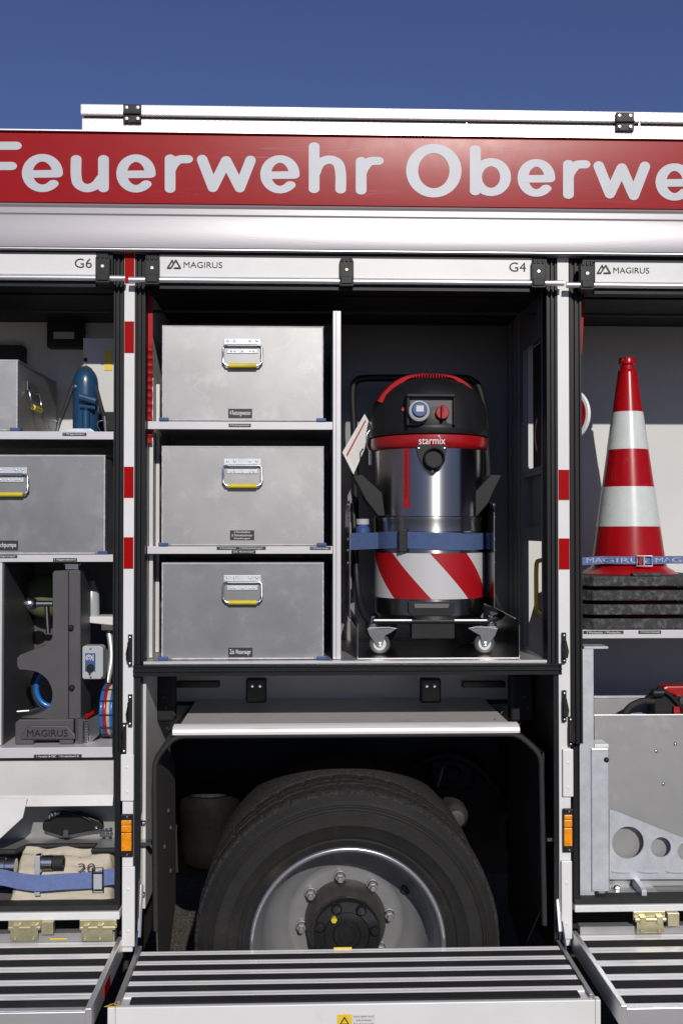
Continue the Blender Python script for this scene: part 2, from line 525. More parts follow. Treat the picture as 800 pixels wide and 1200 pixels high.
# ---- roof locker
yb = .12
bx0 = X(96, yb, 140)
mb = MB(); mb.box(bx0, XR, yb, 1.7, Z(165, yb), Z(142.5, yb))
rl = mb.build('roof_locker', 'tread_plate', T, bevel=.003)
MB().box(bx0 - .004, XR, yb - .004, 1.705, Z(139, yb), Z(126.3, yb)).build('lid', 'tread_plate', rl, bevel=.004)
MB().box(bx0 + .006, XR, yb + .008, 1.69, Z(143, yb), Z(138.5, yb)).build('lid_seal', 'rubber', rl)
for hx, hy in ((155, 133), (732, 142.5)):
    mb = MB(); mb.pbox(hx - 10.5, hy - 11, hx + 10.5, hy - 1.2, yb - .016, yb - .002)
    mb.pbox(hx - 10.5, hy + .8, hx + 10.5, hy + 10.5, yb - .012, yb + .002)
    a = W(hx - 10.5, hy, yb - .012); b = W(hx + 10.5, hy, yb - .012); mb.cyl(a, b, .006, 10)
    h = mb.build('hinge', 'black', rl, bevel=.0015)
    mb = MB()
    for dx in (-6.5, 6.5):
        for dy in (-7, 6): mb.rivet(hx + dx, hy + dy, yb - .016, .0062, .003)
    mb.build('screw', 'alu', rl)
for sx in (546, 748):
    MB().pbox(sx, 144, sx + 1.2, 164, yb - .0025, yb).build('sheet_joint', 'alu', rl)

# ---- red band with lettering
yR = -.03
zt, zb = Z(158.5, yR), Z(240.5, yR)
prof = [(yR + .012, zt + .001), (yR + .002, zt - .006), (yR, zt - .04), (yR - .0005, (zt + zb) / 2), (yR, zb + .03), (yR + .001, zb), (.10, zb), (.10, zt + .001)]
mb = MB(); mb.prism(prof, XL, XR, 'yz')
band = mb.build('red_band', 'red', T, smooth=25)
MB().box(XL, XR, yR - .003, yR + .02, zt + .0012, zt + .005).build('band_trim', 'alu', band)

def stroke(mb, pts, a, b, y):
    shut = len(pts) > 8 and math.hypot(pts[0][0] - pts[-1][0], pts[0][1] - pts[-1][1]) < .01
    """ribbon of an elliptic pen (half-axes a, b in photo pixels) along a centre line"""
    n = len(pts)
    def offp(nx, ny):
        d = math.sqrt(a * a * nx * nx + b * b * ny * ny) or 1
        return a * a * nx / d, b * b * ny / d
    L = []; Rr = []
    for i in range(n):
        p0 = pts[max(i - 1, 0)]; p1 = pts[min(i + 1, n - 1)]
        if shut and i in (0, n - 1): p0, p1 = pts[-2], pts[1]
        dx, dy = p1[0] - p0[0], p1[1] - p0[1]
        l = math.hypot(dx, dy) or 1
        nx, ny = -dy / l, dx / l
        k = 1.0
        if 0 < i < n - 1:            # mitre
            e0 = (pts[i][0] - pts[i - 1][0], pts[i][1] - pts[i - 1][1]); l0 = math.hypot(*e0) or 1
            c = (e0[0] * dx + e0[1] * dy) / (l0 * l)
            k = min(1.35, 1 / max(c, .3))
        ox, oy = offp(nx, ny)
        L.append((pts[i][0] + ox * k, pts[i][1] + oy * k)); Rr.append((pts[i][0] - ox * k, pts[i][1] - oy * k))
    def cap(i, j):
        dx, dy = pts[i][0] - pts[j][0], pts[i][1] - pts[j][1]
        th = math.atan2(dy, dx)
        return [(pts[i][0] + offp(math.cos(t), math.sin(t))[0], pts[i][1] + offp(math.cos(t), math.sin(t))[1])
                for t in [th + math.pi / 2 - math.pi * q / 10 for q in range(1, 10)]]
    vs_ = []
    for l, r in zip(L, Rr): vs_ += [l, r]
    P3 = [W(p[0], p[1], y) for p in vs_]
    fs_ = [(2 * i, 2 * i + 1, 2 * i + 3, 2 * i + 2) for i in range(n - 1)]
    mb.add(P3, fs_)
    if shut: return
    # caps: end (L->R) and start (R->L)
    e = cap(n - 1, n - 2); s_ = cap(0, 1)
    mb.add([W(q[0], q[1], y) for q in [L[-1]] + e + [Rr[-1]]], [tuple(range(len(e) + 2))])
    mb.add([W(q[0], q[1], y) for q in [Rr[0]] + s_ + [L[0]]], [tuple(range(len(s_) + 2))])
def arc(cx, cy, rx, ry, t0, t1, n=22):
    return [(cx + rx * math.cos(R(t0 + (t1 - t0) * i / n)), cy - ry * math.sin(R(t0 + (t1 - t0) * i / n))) for i in range(n + 1)]
A_, B_ = 6.3, 4.8
def letter(strokes, a=A_, b=B_):
    mb = MB()
    for i, s_ in enumerate(strokes):
        stroke(mb, s_, a, b, yR - .0011 - .00015 * i)
    mb.build('letter', 'letter', band)
def let_e(x0, x1, y0, y1):
    cx, cy = (x0 + x1) / 2, (y0 + y1) / 2
    rx, ry = (x1 - x0) / 2 - A_, (y1 - y0) / 2 - B_
    letter([arc(cx, cy, rx, ry, -2, 316, 30), [(cx - rx + 2, cy + 1.2), (cx + rx, cy + .8)]], A_, B_ * .92)
def let_r(xs, y0, y1, xe, ye):
    letter([[(xs, y0 + B_), (xs, y1 - B_)], smooth_path2([(xs, y0 + 19), (xs + 3.5, y0 + 12), (xs + 10, ye + .8), (xe, ye)])])
def smooth_path2(pts, k=6):
    return [(p.x, p.y) for p in smooth_path([(a, b, 0) for a, b in pts], k)]
letter([[(-8, 171), (-8, 221)], [(-8, 170.8), (19.5, 170.8)], [(-8, 194.5), (14, 194.5)]])
let_e(26, 74, 180, 225.5)
letter([smooth_path2([(89.5, 186.5), (89.5, 206), (92.5, 216), (102, 220.5), (112.5, 217), (119, 209)]), [(121.5, 186.5), (121.5, 220.5)]])
let_e(136.5, 182.5, 180.5, 226)
let_r(199.5, 181, 226, 220, 186.5)
letter([[(237, 187), (249.5, 219.5)], [(249.5, 219.5), (265, 188.5)], [(265, 188.5), (281, 220)], [(281, 220), (293.5, 188)]], 6.2, 5.6)
let_e(305, 351, 181.5, 227)
letter([[(368, 171.5), (368, 221.5)], smooth_path2([(369, 203), (374, 192), (385, 187), (395.5, 191), (399, 203), (399, 222)])])
let_r(423, 184, 228, 443, 188.5)
letter([arc(508, 200, 25.4, 26, 90, 450, 44)], 7, 5.4)
letter([[(556.5, 175), (556.5, 224)], arc(575, 207.5, 17, 17.5, 182, 542, 34)])
let_e(606, 650, 186, 231)
let_r(665.5, 187.5, 233, 685, 192.5)
letter([[(701, 194.5), (714, 227)], [(714, 227), (728, 197)], [(728, 197), (742, 229)], [(742, 229), (755, 195)]], 6.2, 5.6)
let_e(767.5, 812, 191, 235.5)

# ---- cornice extrusion under the band
zc = [Z(p, -.035) for p in (241.2, 244.5, 247, 253.5, 255.5, 262, 272, 286, 292.5, 296)]
prof = list(zip((-.030, -.0425, -.0385, -.0385, -.0355, -.0355, -.0385, -.0405, -.0385, -.030), zc)) + [(.08, zc[-1]), (.08, zc[0])]
MB().prism(prof, XL, XR, 'yz').build('cornice', 'cornice', T, smooth=30)
MB().box(XL, XR, -.036, .08, Z(298.2), Z(296.6)).build('drip_rail', 'alu', T)
for a_, b_ in ((XL, X(132)), (X(170.3), X(640)), (X(682.4), XR)):
    MB().box(a_, b_, -.012, .06, Z(334), Z(298.6)).build('shutter_housing', 'profile', T)

# ---- shutter end rails (pulled up)
def shutter_rail(rx0, rx1, tx0, tx1, latches, texts, dy):
    y = -.032
    zt_, zb_ = Z(302.3 + dy, y), Z(326 + dy, y)
    x0 = X(rx0, y, 315) if rx0 is not None else XL
    x1 = X(rx1, y, 315) if rx1 is not None else XR
    mb = MB(); mb.box(x0, x1, y, -.013, zb_, zt_)
    r_ = mb.build('shutter_rail', 'white', T, bevel=.002)
    MB().box(x0, x1, y + .002, -.012, zt_, zt_ + .006).build('rail_seal', 'black', r_)
    zc_ = Z(330 + dy, y)
    a = X(tx0, y, 315) if tx0 is not None else XL
    b = X(tx1, y, 315) if tx1 is not None else XR
    MB().cyl((a, y - .004, zc_), (b, y - .004, zc_), .0088, 16).build('grip_tube', 'alu', r_, smooth=40)
    MB().box(x0, x1, y + .006, -.0125, zb_ - .034, zb_ - .001).build('rail_lip', 'profile', r_)
    for lx in latches:
        p = W(lx, 316, y - .012)
        w_ = 8.3 * SC(y)
        mb = MB()
        poly = [(p.x - w_, Z(335 + dy, y - .012)), (p.x + w_, Z(335 + dy, y - .012)), (p.x + w_, Z(306 + dy, y - .012)), (p.x + w_ * .7, Z(301 + dy, y - .012)), (p.x - w_ * .7, Z(301 + dy, y - .012)), (p.x - w_, Z(306 + dy, y - .012))]
        mb.prism(poly, y - .014, y + .012)
        for q in range(3):
            mb.box(p.x - w_ * .8 + q * w_ * .6, p.x - w_ * .8 + q * w_ * .6 + w_ * .35, y - .017, y - .013, Z(308 + dy, y), Z(302.5 + dy, y))
        mb.box(p.x - w_ * .8, p.x + w_ * .8, y - .018, y - .013, Z(333.5 + dy, y), Z(325 + dy, y))
        mb.build('latch', 'black', r_, bevel=.0016)
        mb = MB(); mb.lathe([(0, -.003), (.004, -.003), (.0062, 0)], (p.x, y - .014, Z(317 + dy, y)), 'y', 12)
        mb.build('screw', 'zinc' if lx == 406 else 'alu', r_)
    for body, tx, ty, wd, hh in texts:
        mb = MB(); p = W(tx, ty, y)
        add_text(mb, body, p.x, p.z, y - .0014, w=wd * SC(y), h=hh * SC(y))
        mb.build('lettering', 'ink', r_)
    return r_
def logo(rail, px, py):
    y = -.0334
    mb = MB()
    for i, (a, b) in enumerate((((px - 7.5, py + 4.5), (px - 2, py - 4.5)), ((px - 2, py - 4.5), (px - .6, py - 1)), ((px - 3.6, py + 4.5), (px + 2.2, py - 4.5)), ((px + 2.2, py - 4.5), (px + 7.5, py + 4.5)), ((px - 7.5, py + 4.5), (px - 4, py + 4.5)), ((px + .5, py + 4.5), (px + 7.5, py + 4.5)))):
        stroke(mb, [a, b], .9, .9, y - .0002 * i)
    mb.build('emblem', 'ink', rail)
r1 = shutter_rail(None, 113, None, 147.5, (120.5,), (('G6', 98, 308.5, 20, 11),), -1.2)
r2 = shutter_rail(187, 622.5, 151.5, 659.5, (178.5, 406, 630.5), (('MAGIRUS', 238, 310.5, 45, 7), ('G4', 606, 313, 20, 11)), .3)
r3 = shutter_rail(696.5, None, 662.5, None, (687.5,), (('MAGIRUS', 739, 317, 43, 7),), 2.2)
logo(r2, 204, 309.5); logo(r3, 707, 315.5)

# ---- pillars, guide rails
def pillar(px0, px1, red, dx):
    mb = MB(); x0, x1 = X(px0), X(px1)
    mb.box(x0, x1, 0, .055, Z(1112), Z(297))
    p_ = mb.build('pillar', 'white', T, bevel=.0015)
    for a, b in red:
        MB().box(x0 + .0015, x1 - .0015, -.0022, .002, Z(b), Z(a)).build('reflector', 'reflred', p_)
    return p_
pl = pillar(144.8, 157.2, ((298.5, 334), (378.5, 415), (547.5, 583.5), (629.5, 666)), 0)
pr = pillar(653.5, 667, ((550, 585.5), (631, 667.5)), 0)
def guide(px0, px1, py0, py1, ribs=3):
    """black ribbed shutter guide: profile in plan, drawn up"""
    x0, x1 = X(px0, .004), X(px1, .004)
    w_ = x1 - x0
    poly = [(x0, .055)]
    k = 5
    for i in range(k):
        a = x0 + w_ * i / k; b = x0 + w_ * (i + 1) / k
        d = (.003, .010, .002, .012, .005)[i]
        poly += [(a + .0008, d), (b - .0008, d)]
    poly += [(x1, .055)]
    mb = MB(); mb.prism(poly, Z(py1), Z(py0), 'xy')
    mb.build('guide_rail', 'profile', T)
guide(132.5, 144.3, 297, 881)
guide(157.7, 170, 297, 778)
guide(640.5, 653, 299, 783)
guide(667.5, 682, 299, 874)
# cover plates and lower strips
for (a, b, c, d, yy) in ((141.5, 156.8, 884, 939, -.010), (143, 158, 1016, 1110, -.012), (659, 671.5, 878, 934, -.010), (657.5, 670, 1009, 1101, -.012)):
    mb = MB(); mb.pbox(a, c, b, d, yy, -.001)
    cp = mb.build('cover_plate', 'white', T, bevel=.003)
    mb = MB(); cx = (a + b) / 2
    for q in (.28, .8): mb.rivet(cx, c + (d - c) * q, yy, .0055, .0015, 12)
    mb.build('rivet', 'white', cp, smooth=50)
MB().pbox(134.5, 881.5, 141, 1064, .0, .05).build('guide_rail', 'profile', T)
MB().pbox(671.8, 875, 677, 1060, .0, .05).build('guide_rail', 'profile', T)
# marker lamps
for (a, b, c, d) in ((141, 155.5, 954.5, 1004.5), (659.5, 671.5, 948, 999)):
    mb = MB(); mb.pbox(a, c, b, d, -.012, -.0012)
    lm = mb.build('marker_lamp', 'black', T, bevel=.0025)
    h = d - c
    for i, (u, v) in enumerate(((.14, .25), (.26, .42), (.44, .86))):
        MB().pbox(a + 1.2, c + h * u, b - 1.4, c + h * v, -.020 + .002 * (i == 0), -.011).build('lens', 'orange', lm, bevel=.002)
    mb = MB()
    for q in (.06, .94): mb.rivet((a + b) / 2 + 1, c + h * q, -.012, .004, .003)
    mb.build('screw', 'chrome', lm)
# rubber catches on the pillars
for (cx, c, d) in ((152.5, 742.5, 779), (152.5, 812, 849), (145.5, 845, 880.5), (660.5, 742, 778), (660.8, 810, 847), (668, 841, 876)):
    mb = MB()
    p = W(cx, (c + d) / 2, -.01); s_ = SC(0)
    mb.box(p.x - 2.2 * s_, p.x + 2.4 * s_, -.012, -.0005, Z(d), Z(c))
    sd = 1 if cx > 400 else -1
    q0, q1 = Z(d - 7), Z(c + 8)
    mb.prism([(p.x - 1.5 * s_, q0), (p.x + sd * 2.6 * s_, q0), (p.x + sd * 3.9 * s_, q0 + .02), (p.x + sd * 1.0 * s_, q1), (p.x - 1.5 * s_, q1)], -.03, -.011)
    k_ = mb.build('catch', 'black', T, bevel=.001)
    mb = MB()
    for q in (c + 3.2, d - 3.2): mb.lathe([(0, -.002), (.0026, -.001), (.003, 0)], (p.x, -.012, Z(q)), 'y', 8)
    mb.build('screw', 'alu', k_)

# ---- locker shells
yw = .62
zCe = Z(333)                        # ceiling over the lockers
xL1 = X(133); xC0 = X(169.5); xC1 = X(640.5); xR0 = X(682)
zfl = Z(775); zlo = Z(1062)
# roof slab and far side
MB().box(XL, XR, .085, 2.4, zb, zb + .16).build('roof', 'white', T)
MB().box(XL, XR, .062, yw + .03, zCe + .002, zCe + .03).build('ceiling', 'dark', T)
for yy, py in ((.075, 347), (.14, 366)):
    MB().box(XL, xL1, yy, yy + .012, Z(py + 1.6, yy), Z(py - 1.2, yy)).build('shutter_roll_bar', 'profile', T)
    MB().box(xC0, xC1, yy, yy + .012, Z(py + 1.6, yy), Z(py - 1.2, yy)).build('shutter_roll_bar', 'profile', T)
    MB().box(xR0, XR, yy, yy + .012, Z(py + 1.6, yy), Z(py - 1.2, yy)).build('shutter_roll_bar', 'profile', T)
MB().box(XL, xL1 + .001, yw, yw + .03, zlo - .02, zCe).build('back_wall', 'wall', T)
MB().box(xC0 - .001, xC1 + .002, yw, yw + .03, zfl, zCe).build('back_wall', 'wall_shade', T)
MB().box(xR0 - .05, XR, yw + .001, yw + .031, zlo - .02, zCe).build('back_wall', 'wall', T)
MB().box(xL1 + .002, xC0 - .0025, .058, yw + .029, zlo - .02, zCe - .002).build('partition', 'wall', T)
MB().box(XL - .03, XL, 0, 2.4, .45, zb + .16).build('end_wall', 'white', T)
MB().box(XR, XR + .03, 0, 2.4, .45, zb + .16).build('end_wall', 'white', T)
MB().box(XL, XR, 2.37, 2.4, .10, zb).build('far_side', 'white', T)  # drawn further down to shut out light from behind
MB().box(XL, XR, 1.70, 1.72, .12, .60).build('light_block_plate', 'dark', T)  # added plate, keeps sky light off the ground under the truck
MB().box(XL, xL1 - .001, 1.15, 1.18, .4, zCe).build('inner_bulkhead', 'dark', T)
# partition on the right side of the middle locker, with windows
xp0, xp1 = xC1 - .0, xC1 + .018
mb = MB()
wy0, wy1 = .075, .345
mb.box(xp0, xp1, .058, wy0, zfl + .002, zCe - .002)
mb.box(xp0, xp1, wy1, yw - .001, zfl + .002, zCe - .002)
for a, b in ((340, 402), (548, 557), (618, 634), (770, 775)):
    ym = .2
    mb.box(xp0 + .001, xp1 - .001, wy0, wy1, Z(b, ym), min(Z(a, ym), zCe - .003))
prt = mb.build('partition', 'wall_shade', T)
for yy in (.40, .46, .55):
    MB().box(xp0 - .006, xp0, yy, yy + .012, zfl + .01, zCe - .01).build('upright', 'wall_shade', prt)
MB().box(xp1 + .003, xp1 + .007, .06, .285, Z(549, .2), Z(402, .2)).build('window_insert', 'dark', prt)
MB().box(xp1 + .003, xp1 + .007, .06, .36, Z(619, .2), Z(556, .2)).build('window_insert', 'wall_shade', prt)
MB().pbox(607, 565, 610, 576, .50, .52).build('wall_catch', 'black', prt)
MB().box(xp1 + .004, xR0 - .004, .058, .085, zlo, zCe - .002).build('post', 'profile', T)

# ---- shelves
def shelf(px0, px1, py0, py1, yf, x0=None, x1=None, depth=None, mat='lamp'):
    mb = MB()
    a = X(px0, yf) if x0 is None else x0
    b = X(px1, yf) if x1 is None else x1
    c = (px0 + px1) / 2
    zt_, zb_ = W(c, py0, yf).z, W(c, py1, yf).z
    mb.box(a, b, yf, yf + .012, zb_, zt_)
    mb.box(a, b, yf + .012, depth or (yw - .002), zt_ - .008, zt_ - .001)
    return mb.build('shelf', mat, T, bevel=.001), zt_
ys = .045
s1, z1 = shelf(170, 389.5, 494, 503.2, ys, x0=xC0 + .002, x1=X(389.6, ys))
s2, z2 = shelf(170, 389.5, 640.2, 649, ys, x0=xC0 + .002, x1=X(389.6, ys))
mb = MB(); xd0, xd1 = X(390, ys), X(399.3, ys)
mb.box(xd0, xd1, ys - .002, yw - .002, zfl + .001, Z(364.5, ys))
dv = mb.build('divider', 'lamp', T, bevel=.001)
MB().box(xd0 + .0095, xd0 + .0105, ys - .0035, ys, zfl + .002, Z(366, ys)).build('divider_groove', 'profile', dv)
for px_ in (176, 183):
    x_ = X(px_, .12)
    MB().box(xC0 + .001, xC0 + .012, .09 + (px_ - 176) * .02, .11 + (px_ - 176) * .02, zfl + .003, z1 + .14).build('upright', 'lamp', T)
# locker floor and sill
MB().box(xC0 - .01, xC1 + .005, .012, yw - .001, zfl - .006, zfl).build('locker_floor', 'darkalu', T)
MB().box(xC0 - .002, xC1 - .001, .004, .0115, zfl - .007, zfl + .001).build('floor_edge', 'alu', T)
za, zb2 = Z(778.4), Z(791.5)
pts = [(.05, za)]
for i in range(5):
    a = za + (zb2 - za) * i / 5; b = za + (zb2 - za) * (i + 1) / 5
    d = (-.006, 0.0, -.006, 0.0, -.004)[i]
    pts += [(d, a - .0003), (d, b + .0003)]
pts += [(.05, zb2)]
MB().prism(pts, X(156.8), X(657), 'yz').build('sill', 'profile', T)

sticker('label', 268, 496.5, 294, 500.5, ys, ['4 Rettungswesten'], s1)
sticker('label', 254, 640.6, 311.5, 644.4, ys, ['2 Forsthelme    2 Schutzkleidungen'], s2)
sticker('label', 271.5, 644.8, 299.5, 648.6, ys - .0004, ['Zub. Wassersauger'], s2)
sticker('label', 363, 640.6, 387.5, 644.4, ys, ['1 Wassersauger'], s2)

# ---- left locker shelves
sl1, zl1 = shelf(0, 132, 505.5, 514.8, .05, x0=XL + .002, x1=xL1 - .002)
sl2, zl2 = shelf(0, 132, 650, 658.5, .05, x0=XL + .002, x1=xL1 - .002)
sl3, zl3 = shelf(0, 134, 876, 888, .012, x0=XL + .002, x1=xL1 - .002)
sticker('label', 73.5, 507, 101.5, 510.8, .05, ['1 Wagenheber'], sl1)
sticker('label', -14, 650.5, 20.5, 654, .05, ['1 Tauchpumpe'], sl2)
sticker('label', 62.5, 654, 90.5, 658, .05, ['1 Hygieneboard'], sl2)
sticker('label', 40, 884.2, 96, 888, .012, ['1 Verteiler B-CBC   1 Druckschlauch B'], sl3)
MB().box(X(-4, .05), X(3.2, .05), .05, yw - .002, zl3 + .001, Z(658.8, .05)).build('divider', 'lamp', T)
MB().pbox(139 - 8, 722.5, 139 + 6, 731, .30, .34)
# lower left pocket: slanted white pan
zA, zB_, zC_ = Z(889.5, .03), Z(929, .034), Z(941.5, .022)
mb = MB(); mb.prism([(.034, zA), (.034, zB_), (.020, zC_), (.026, zC_ - .002), (.042, zB_), (.042, zA)], XL + .003, xL1 - .003, 'yz')
mb.build('pocket_pan', 'pan', T)
zk = Z(1062, .02)
MB().box(XL + .003, xL1 - .003, .222, .30, zk, zA).build('pocket_back', 'darkalu', T)
MB().box(XL + .003, xL1 - .002, .012, .222, zk - .01, zk).build('pocket_floor', 'darkalu', T)
# sills of the side lockers
MB().box(XL, X(141), -.002, .05, Z(1067.3, 0, 70), Z(1061, 0, 70)).build('sill_seal', 'rubber', T)
MB().box(XL, X(142.6), -.010, .05, Z(1077, 0, 70), Z(1068, 0, 70)).build('sill', 'white', T, bevel=.002)
MB().box(X(671), XR, -.002, .05, Z(1058.8, 0, 740), Z(1052.5, 0, 740)).build('sill_seal', 'rubber', T)
MB().box(X(670.5), XR, -.010, .05, Z(1067, 0, 740), Z(1059.2, 0, 740)).build('sill', 'white', T, bevel=.002)
MB().box(X(672), XR, .012, yw, Z(1052.5, .02, 740) - .004, Z(1052.5, .02, 740)).build('locker_floor', 'darkalu', T)
# right shelf
sr1, zr1 = shelf(683, 800, 738.5, 748, .05, x0=xR0 + .002, x1=XR - .002)
sticker('label', 683, 739, 730, 743, .05, ['2 Warnleuchte  1 Warnleuchte'], sr1)
sticker('label', 747.5, 738.8, 774, 742.8, .05, ['4 Verkehrsleitkegel'], sr1)

# ---- bay around the wheel
zs = Z(792)
zbot = .40
MB().box(X(157), X(159.5), .06, .62, zbot, zs).build('bay_side', 'mud', T)
MB().box(X(652.5), X(657), .06, .62, zbot, zs).build('bay_side', 'dark', T)
MB().box(X(158.5), X(165), .006, .06, zbot, zs).build('bay_post', 'profile', T)
MB().box(X(648), X(656.5), .006, .06, zbot, zs).build('bay_post', 'profile', T)
MB().box(X(150), X(660), .62, .64, Z(900), zs + .01).build('bay_back', 'wall', T)
for cx, px0, px1 in ((193, 183, 205), (616, 598, 625)):
    mb = MB(); mb.pbox(px0, 790, px1, 846, .30, .36)
    br = mb.build('mount_bracket', 'black', T, bevel=.008)
    mb = MB()
    for dx, dy in ((-1, 817), (2, 829)): mb.rivet(cx + dx, dy, .30, .007, .006, 6)
    mb.build('bolt', 'hubgrey', br)
for a, b in ((207, 257), (542, 592)):
    MB().pbox(a, 799, b, 806, .42, .46).build('crossbar', 'black', T, bevel=.002)
for cx in (300, 504.5):
    mb = MB(); mb.pbox(cx - 12, 795.5, cx + 12, 824, .40, .44)
    br = mb.build('hook_plate', 'black', T, bevel=.006)
    mb = MB()
    for dx in (-4.5, 4.5): mb.rivet(cx + dx, 804, .40, .006, .003)
    mb.build('screw', 'alu', br)
# fender
fr = [(183, 1085), (181.5, 887), (205, 859.5), (606, 859.5), (633, 884), (637, 1085)]
fp = [Vector((X(a, 0, b), 0, Z(b))) for a, b in fr]
mb = MB()
zf = Z(857)
mb.box(X(206), X(605), .02, .78, zf - .006, zf)
fd = mb.build('fender', 'fender', T, bevel=.0015)
MB().prism([(-.012, zf - .006), (-.014, zf + .002), (-.010, zf + .010), (.004, zf + .017), (.035, zf + .019), (.036, zf - .006)], X(203.5), X(607), 'yz').build('fender_trim', 'rib', fd, smooth=35)
for sgn, (q0, q1) in ((0, (fp[1], fp[2])), (1, (fp[3], fp[4]))):
    mb = MB()
    mb.add([q0, q1, q1 + Vector((0, .78, 0)), q0 + Vector((0, .55, 0))], [(0, 1, 2, 3)])
    n_ = Vector((-(q1 - q0).z, 0, (q1 - q0).x)).normalized() * .004
    mb.add([q0 + n_, q1 + n_, q1 + n_ + Vector((0, .78, 0)), q0 + n_ + Vector((0, .55, 0))], [(0, 1, 2, 3)])
    mb.build('fender_corner', 'mud', fd)
# rubber lip following the arch
lip = []
for i, p in enumerate(fp):
    lip.append(p)
path = []
for i in range(len(fp)):
    if 0 < i < len(fp) - 1:
        a = fp[i] + (fp[i - 1] - fp[i]).normalized() * min(.03, (fp[i - 1] - fp[i]).length / 3)
        b = fp[i] + (fp[i + 1] - fp[i]).normalized() * min(.03, (fp[i + 1] - fp[i]).length / 3)
        for t in (0, .33, .67, 1):
            path.append(a * (1 - t) ** 2 + fp[i] * 2 * t * (1 - t) + b * t * t)
    else:
        path.append(fp[i])
MB().tube([p + Vector((0, -.004, -.004)) for p in path], .0085, 8).build('fender_lip', 'rubber', fd, smooth=60)
mb = MB(); x_ = fp[0].x
mb.prism([(0, Z(1062)), (.0, fp[1].z), (.20, fp[1].z + .0), (.42, Z(930)), (.45, Z(1000, .4)), (.45, Z(1060, .4)), (.28, .33), (.05, .34)], x_ - .002, x_ + .003, 'yz')
mg = mb.build('mudguard', 'mud', T)
mb = MB()
for yy, py in ((.24, 948), (.3, 968), (.15, 990), (.3, 1018)):
    mb.lathe([(0, .006), (.006, .005), (.008, 0)], (x_ + .003, yy, Z(py, yy)), 'x', 10)
mb.build('bolt', 'mud', mg)
x_ = fp[-1].x
mb = MB(); mb.prism([(0, Z(1062)), (0, fp[4].z), (.55, fp[4].z), (.55, .38), (.3, .33)], x_ - .003, x_ + .002, 'yz')
mb.build('mudguard', 'dark', T)
for (a, b, c, d) in ((225, 843, 230, 846), (607, 840, 613, 846)): pass
for px_, py_ in ((205.5, 838), (198, 855), (607, 850), (586, 836)):
    p = W(px_, py_, .12)
    MB().cyl(p, p + Vector((.006 if px_ > 400 else -.006, -.004, .008)), .0025, 8).build('fender_screw', 'chrome', fd)
# dark wheel house, frame
MB().box(X(150), X(660), 1.10, 1.14, .34, Z(880)).build('wheel_house', 'dark', T)
mb = MB(); mb.box(X(165), X(650), .60, 1.1, zf - .02, zf - .008); mb.build('wheel_house_top', 'dark', T)
mb = MB(); mb.box(XL, XR, 1.145, 1.25, .55, .85); mb.build('chassis_beam', 'dark', T)
mb = MB(); mb.box(XL, X(142), .25, 1.1, .42, Z(1075, .1)); mb.build('underframe', 'dark', T); MB().box(X(672), XR, .25, 1.1, .42, Z(1066, .1)).build('underframe', 'dark', T)
# hoses and clutter inside the wheel house
mb = MB()
mb.tube(smooth_path([W(470, 905, .95), W(520, 885, .92), W(560, 900, .9), W(585, 930, .9)]), .018, 8)
mb.build('air_hose', 'dark', T, smooth=60)
mb = MB(); mb.pbox(505, 890, 555, 925, .98, 1.08); mb.lathe([(0, -.02), (.03, -.02), (.035, 0)], (X(530, .98), .98, Z(908, .98)), 'y', 16)
mb.build('valve_block', 'dark', T, bevel=.01)
mb = MB(); c = W(532, 955, .62)
mb.lathe([(0, -.06), (.03, -.055), (.045, -.03), (.05, 0), (.05, .08)], (c.x, .62, c.z), 'y', 18); mb.build('brake_cylinder', 'hubgrey', T, smooth=40)
# air spring
c = W(246, 1012, .72); s_ = SC(.72)
hh = 84 * s_; rr = 34 * s_
mb = MB()
mb.lathe([(0, 0), (rr * .75, 0), (rr * .93, hh * .08), (rr * .98, hh * .3), (rr, hh * .6), (rr * 1.02, hh * .82), (rr * .98, hh * .93), (rr * .9, hh * .985), (rr * .6, hh), (0, hh)], (c.x, .72, c.z), 'z', 28)
mb.build('air_spring', 'bellows', T, smooth=50)
c2 = W(246, 930, .72)
MB().lathe([(0, 0), (rr * .92, 0), (rr * .92, .012), (0, .012)], (c.x, .72, c.z + hh + .001), 'z', 28).build('spring_plate', 'dark', T)

# ---- wheel
WC = W(407.5, 1104, .02)
wx, wz = WC.x, .468
tr = .468
rf = .290
NS = 320
mb = MB()
def lug(r, h, i, a):
    return r
# outer sidewall and shoulders
side = [(rf - .006, .028), (rf + .012, .012), (rf + .030, .006), (rf + .034, .0085), (rf + .05, .002), (rf + .075, -.004), (rf + .079, -.007), (rf + .085, -.0065), (rf + .115, -.006), (rf + .118, -.003), (rf + .14, .002), (rf + .152, .012), (tr - .012, .022)]
mb.lathe(side, (wx, 0, wz), 'y', 96)
tyre_o = mb
wheel = thing('tmp', (0, 0, 0), 'x', 'x')
bpy.data.objects.remove(wheel)
rimm = MB()
rimm.lathe([(rf + .002, .020), (rf + .006, .013), (rf + .003, .009), (rf - .004, .011), (rf - .008, .018), (rf - .011, .034), (rf - .020, .050), (rf - .024, .075), (rf - .028, .120), (rf - .036, .150), (rf - .055, .178), (rf - .078, .197), (rf - .094, .206), (rf - .102, .214), (.18, .2195), (.165, .220), (.155, .221), (.10, .221)], (wx, 0, wz), 'y', 72)
wheel = rimm.build('wheel', 'rim', T, smooth=40)
MB().lathe([(rf + .0085, .0215), (rf + .0085, .011), (rf + .004, .0065), (rf - .003, .008), (rf - .007, .013)], (wx, 0, wz), 'y', 72).build('rim_lip', 'rimlip', wheel, smooth=60)
tyre_o.build('tyre', 'tyre', wheel, smooth=35)
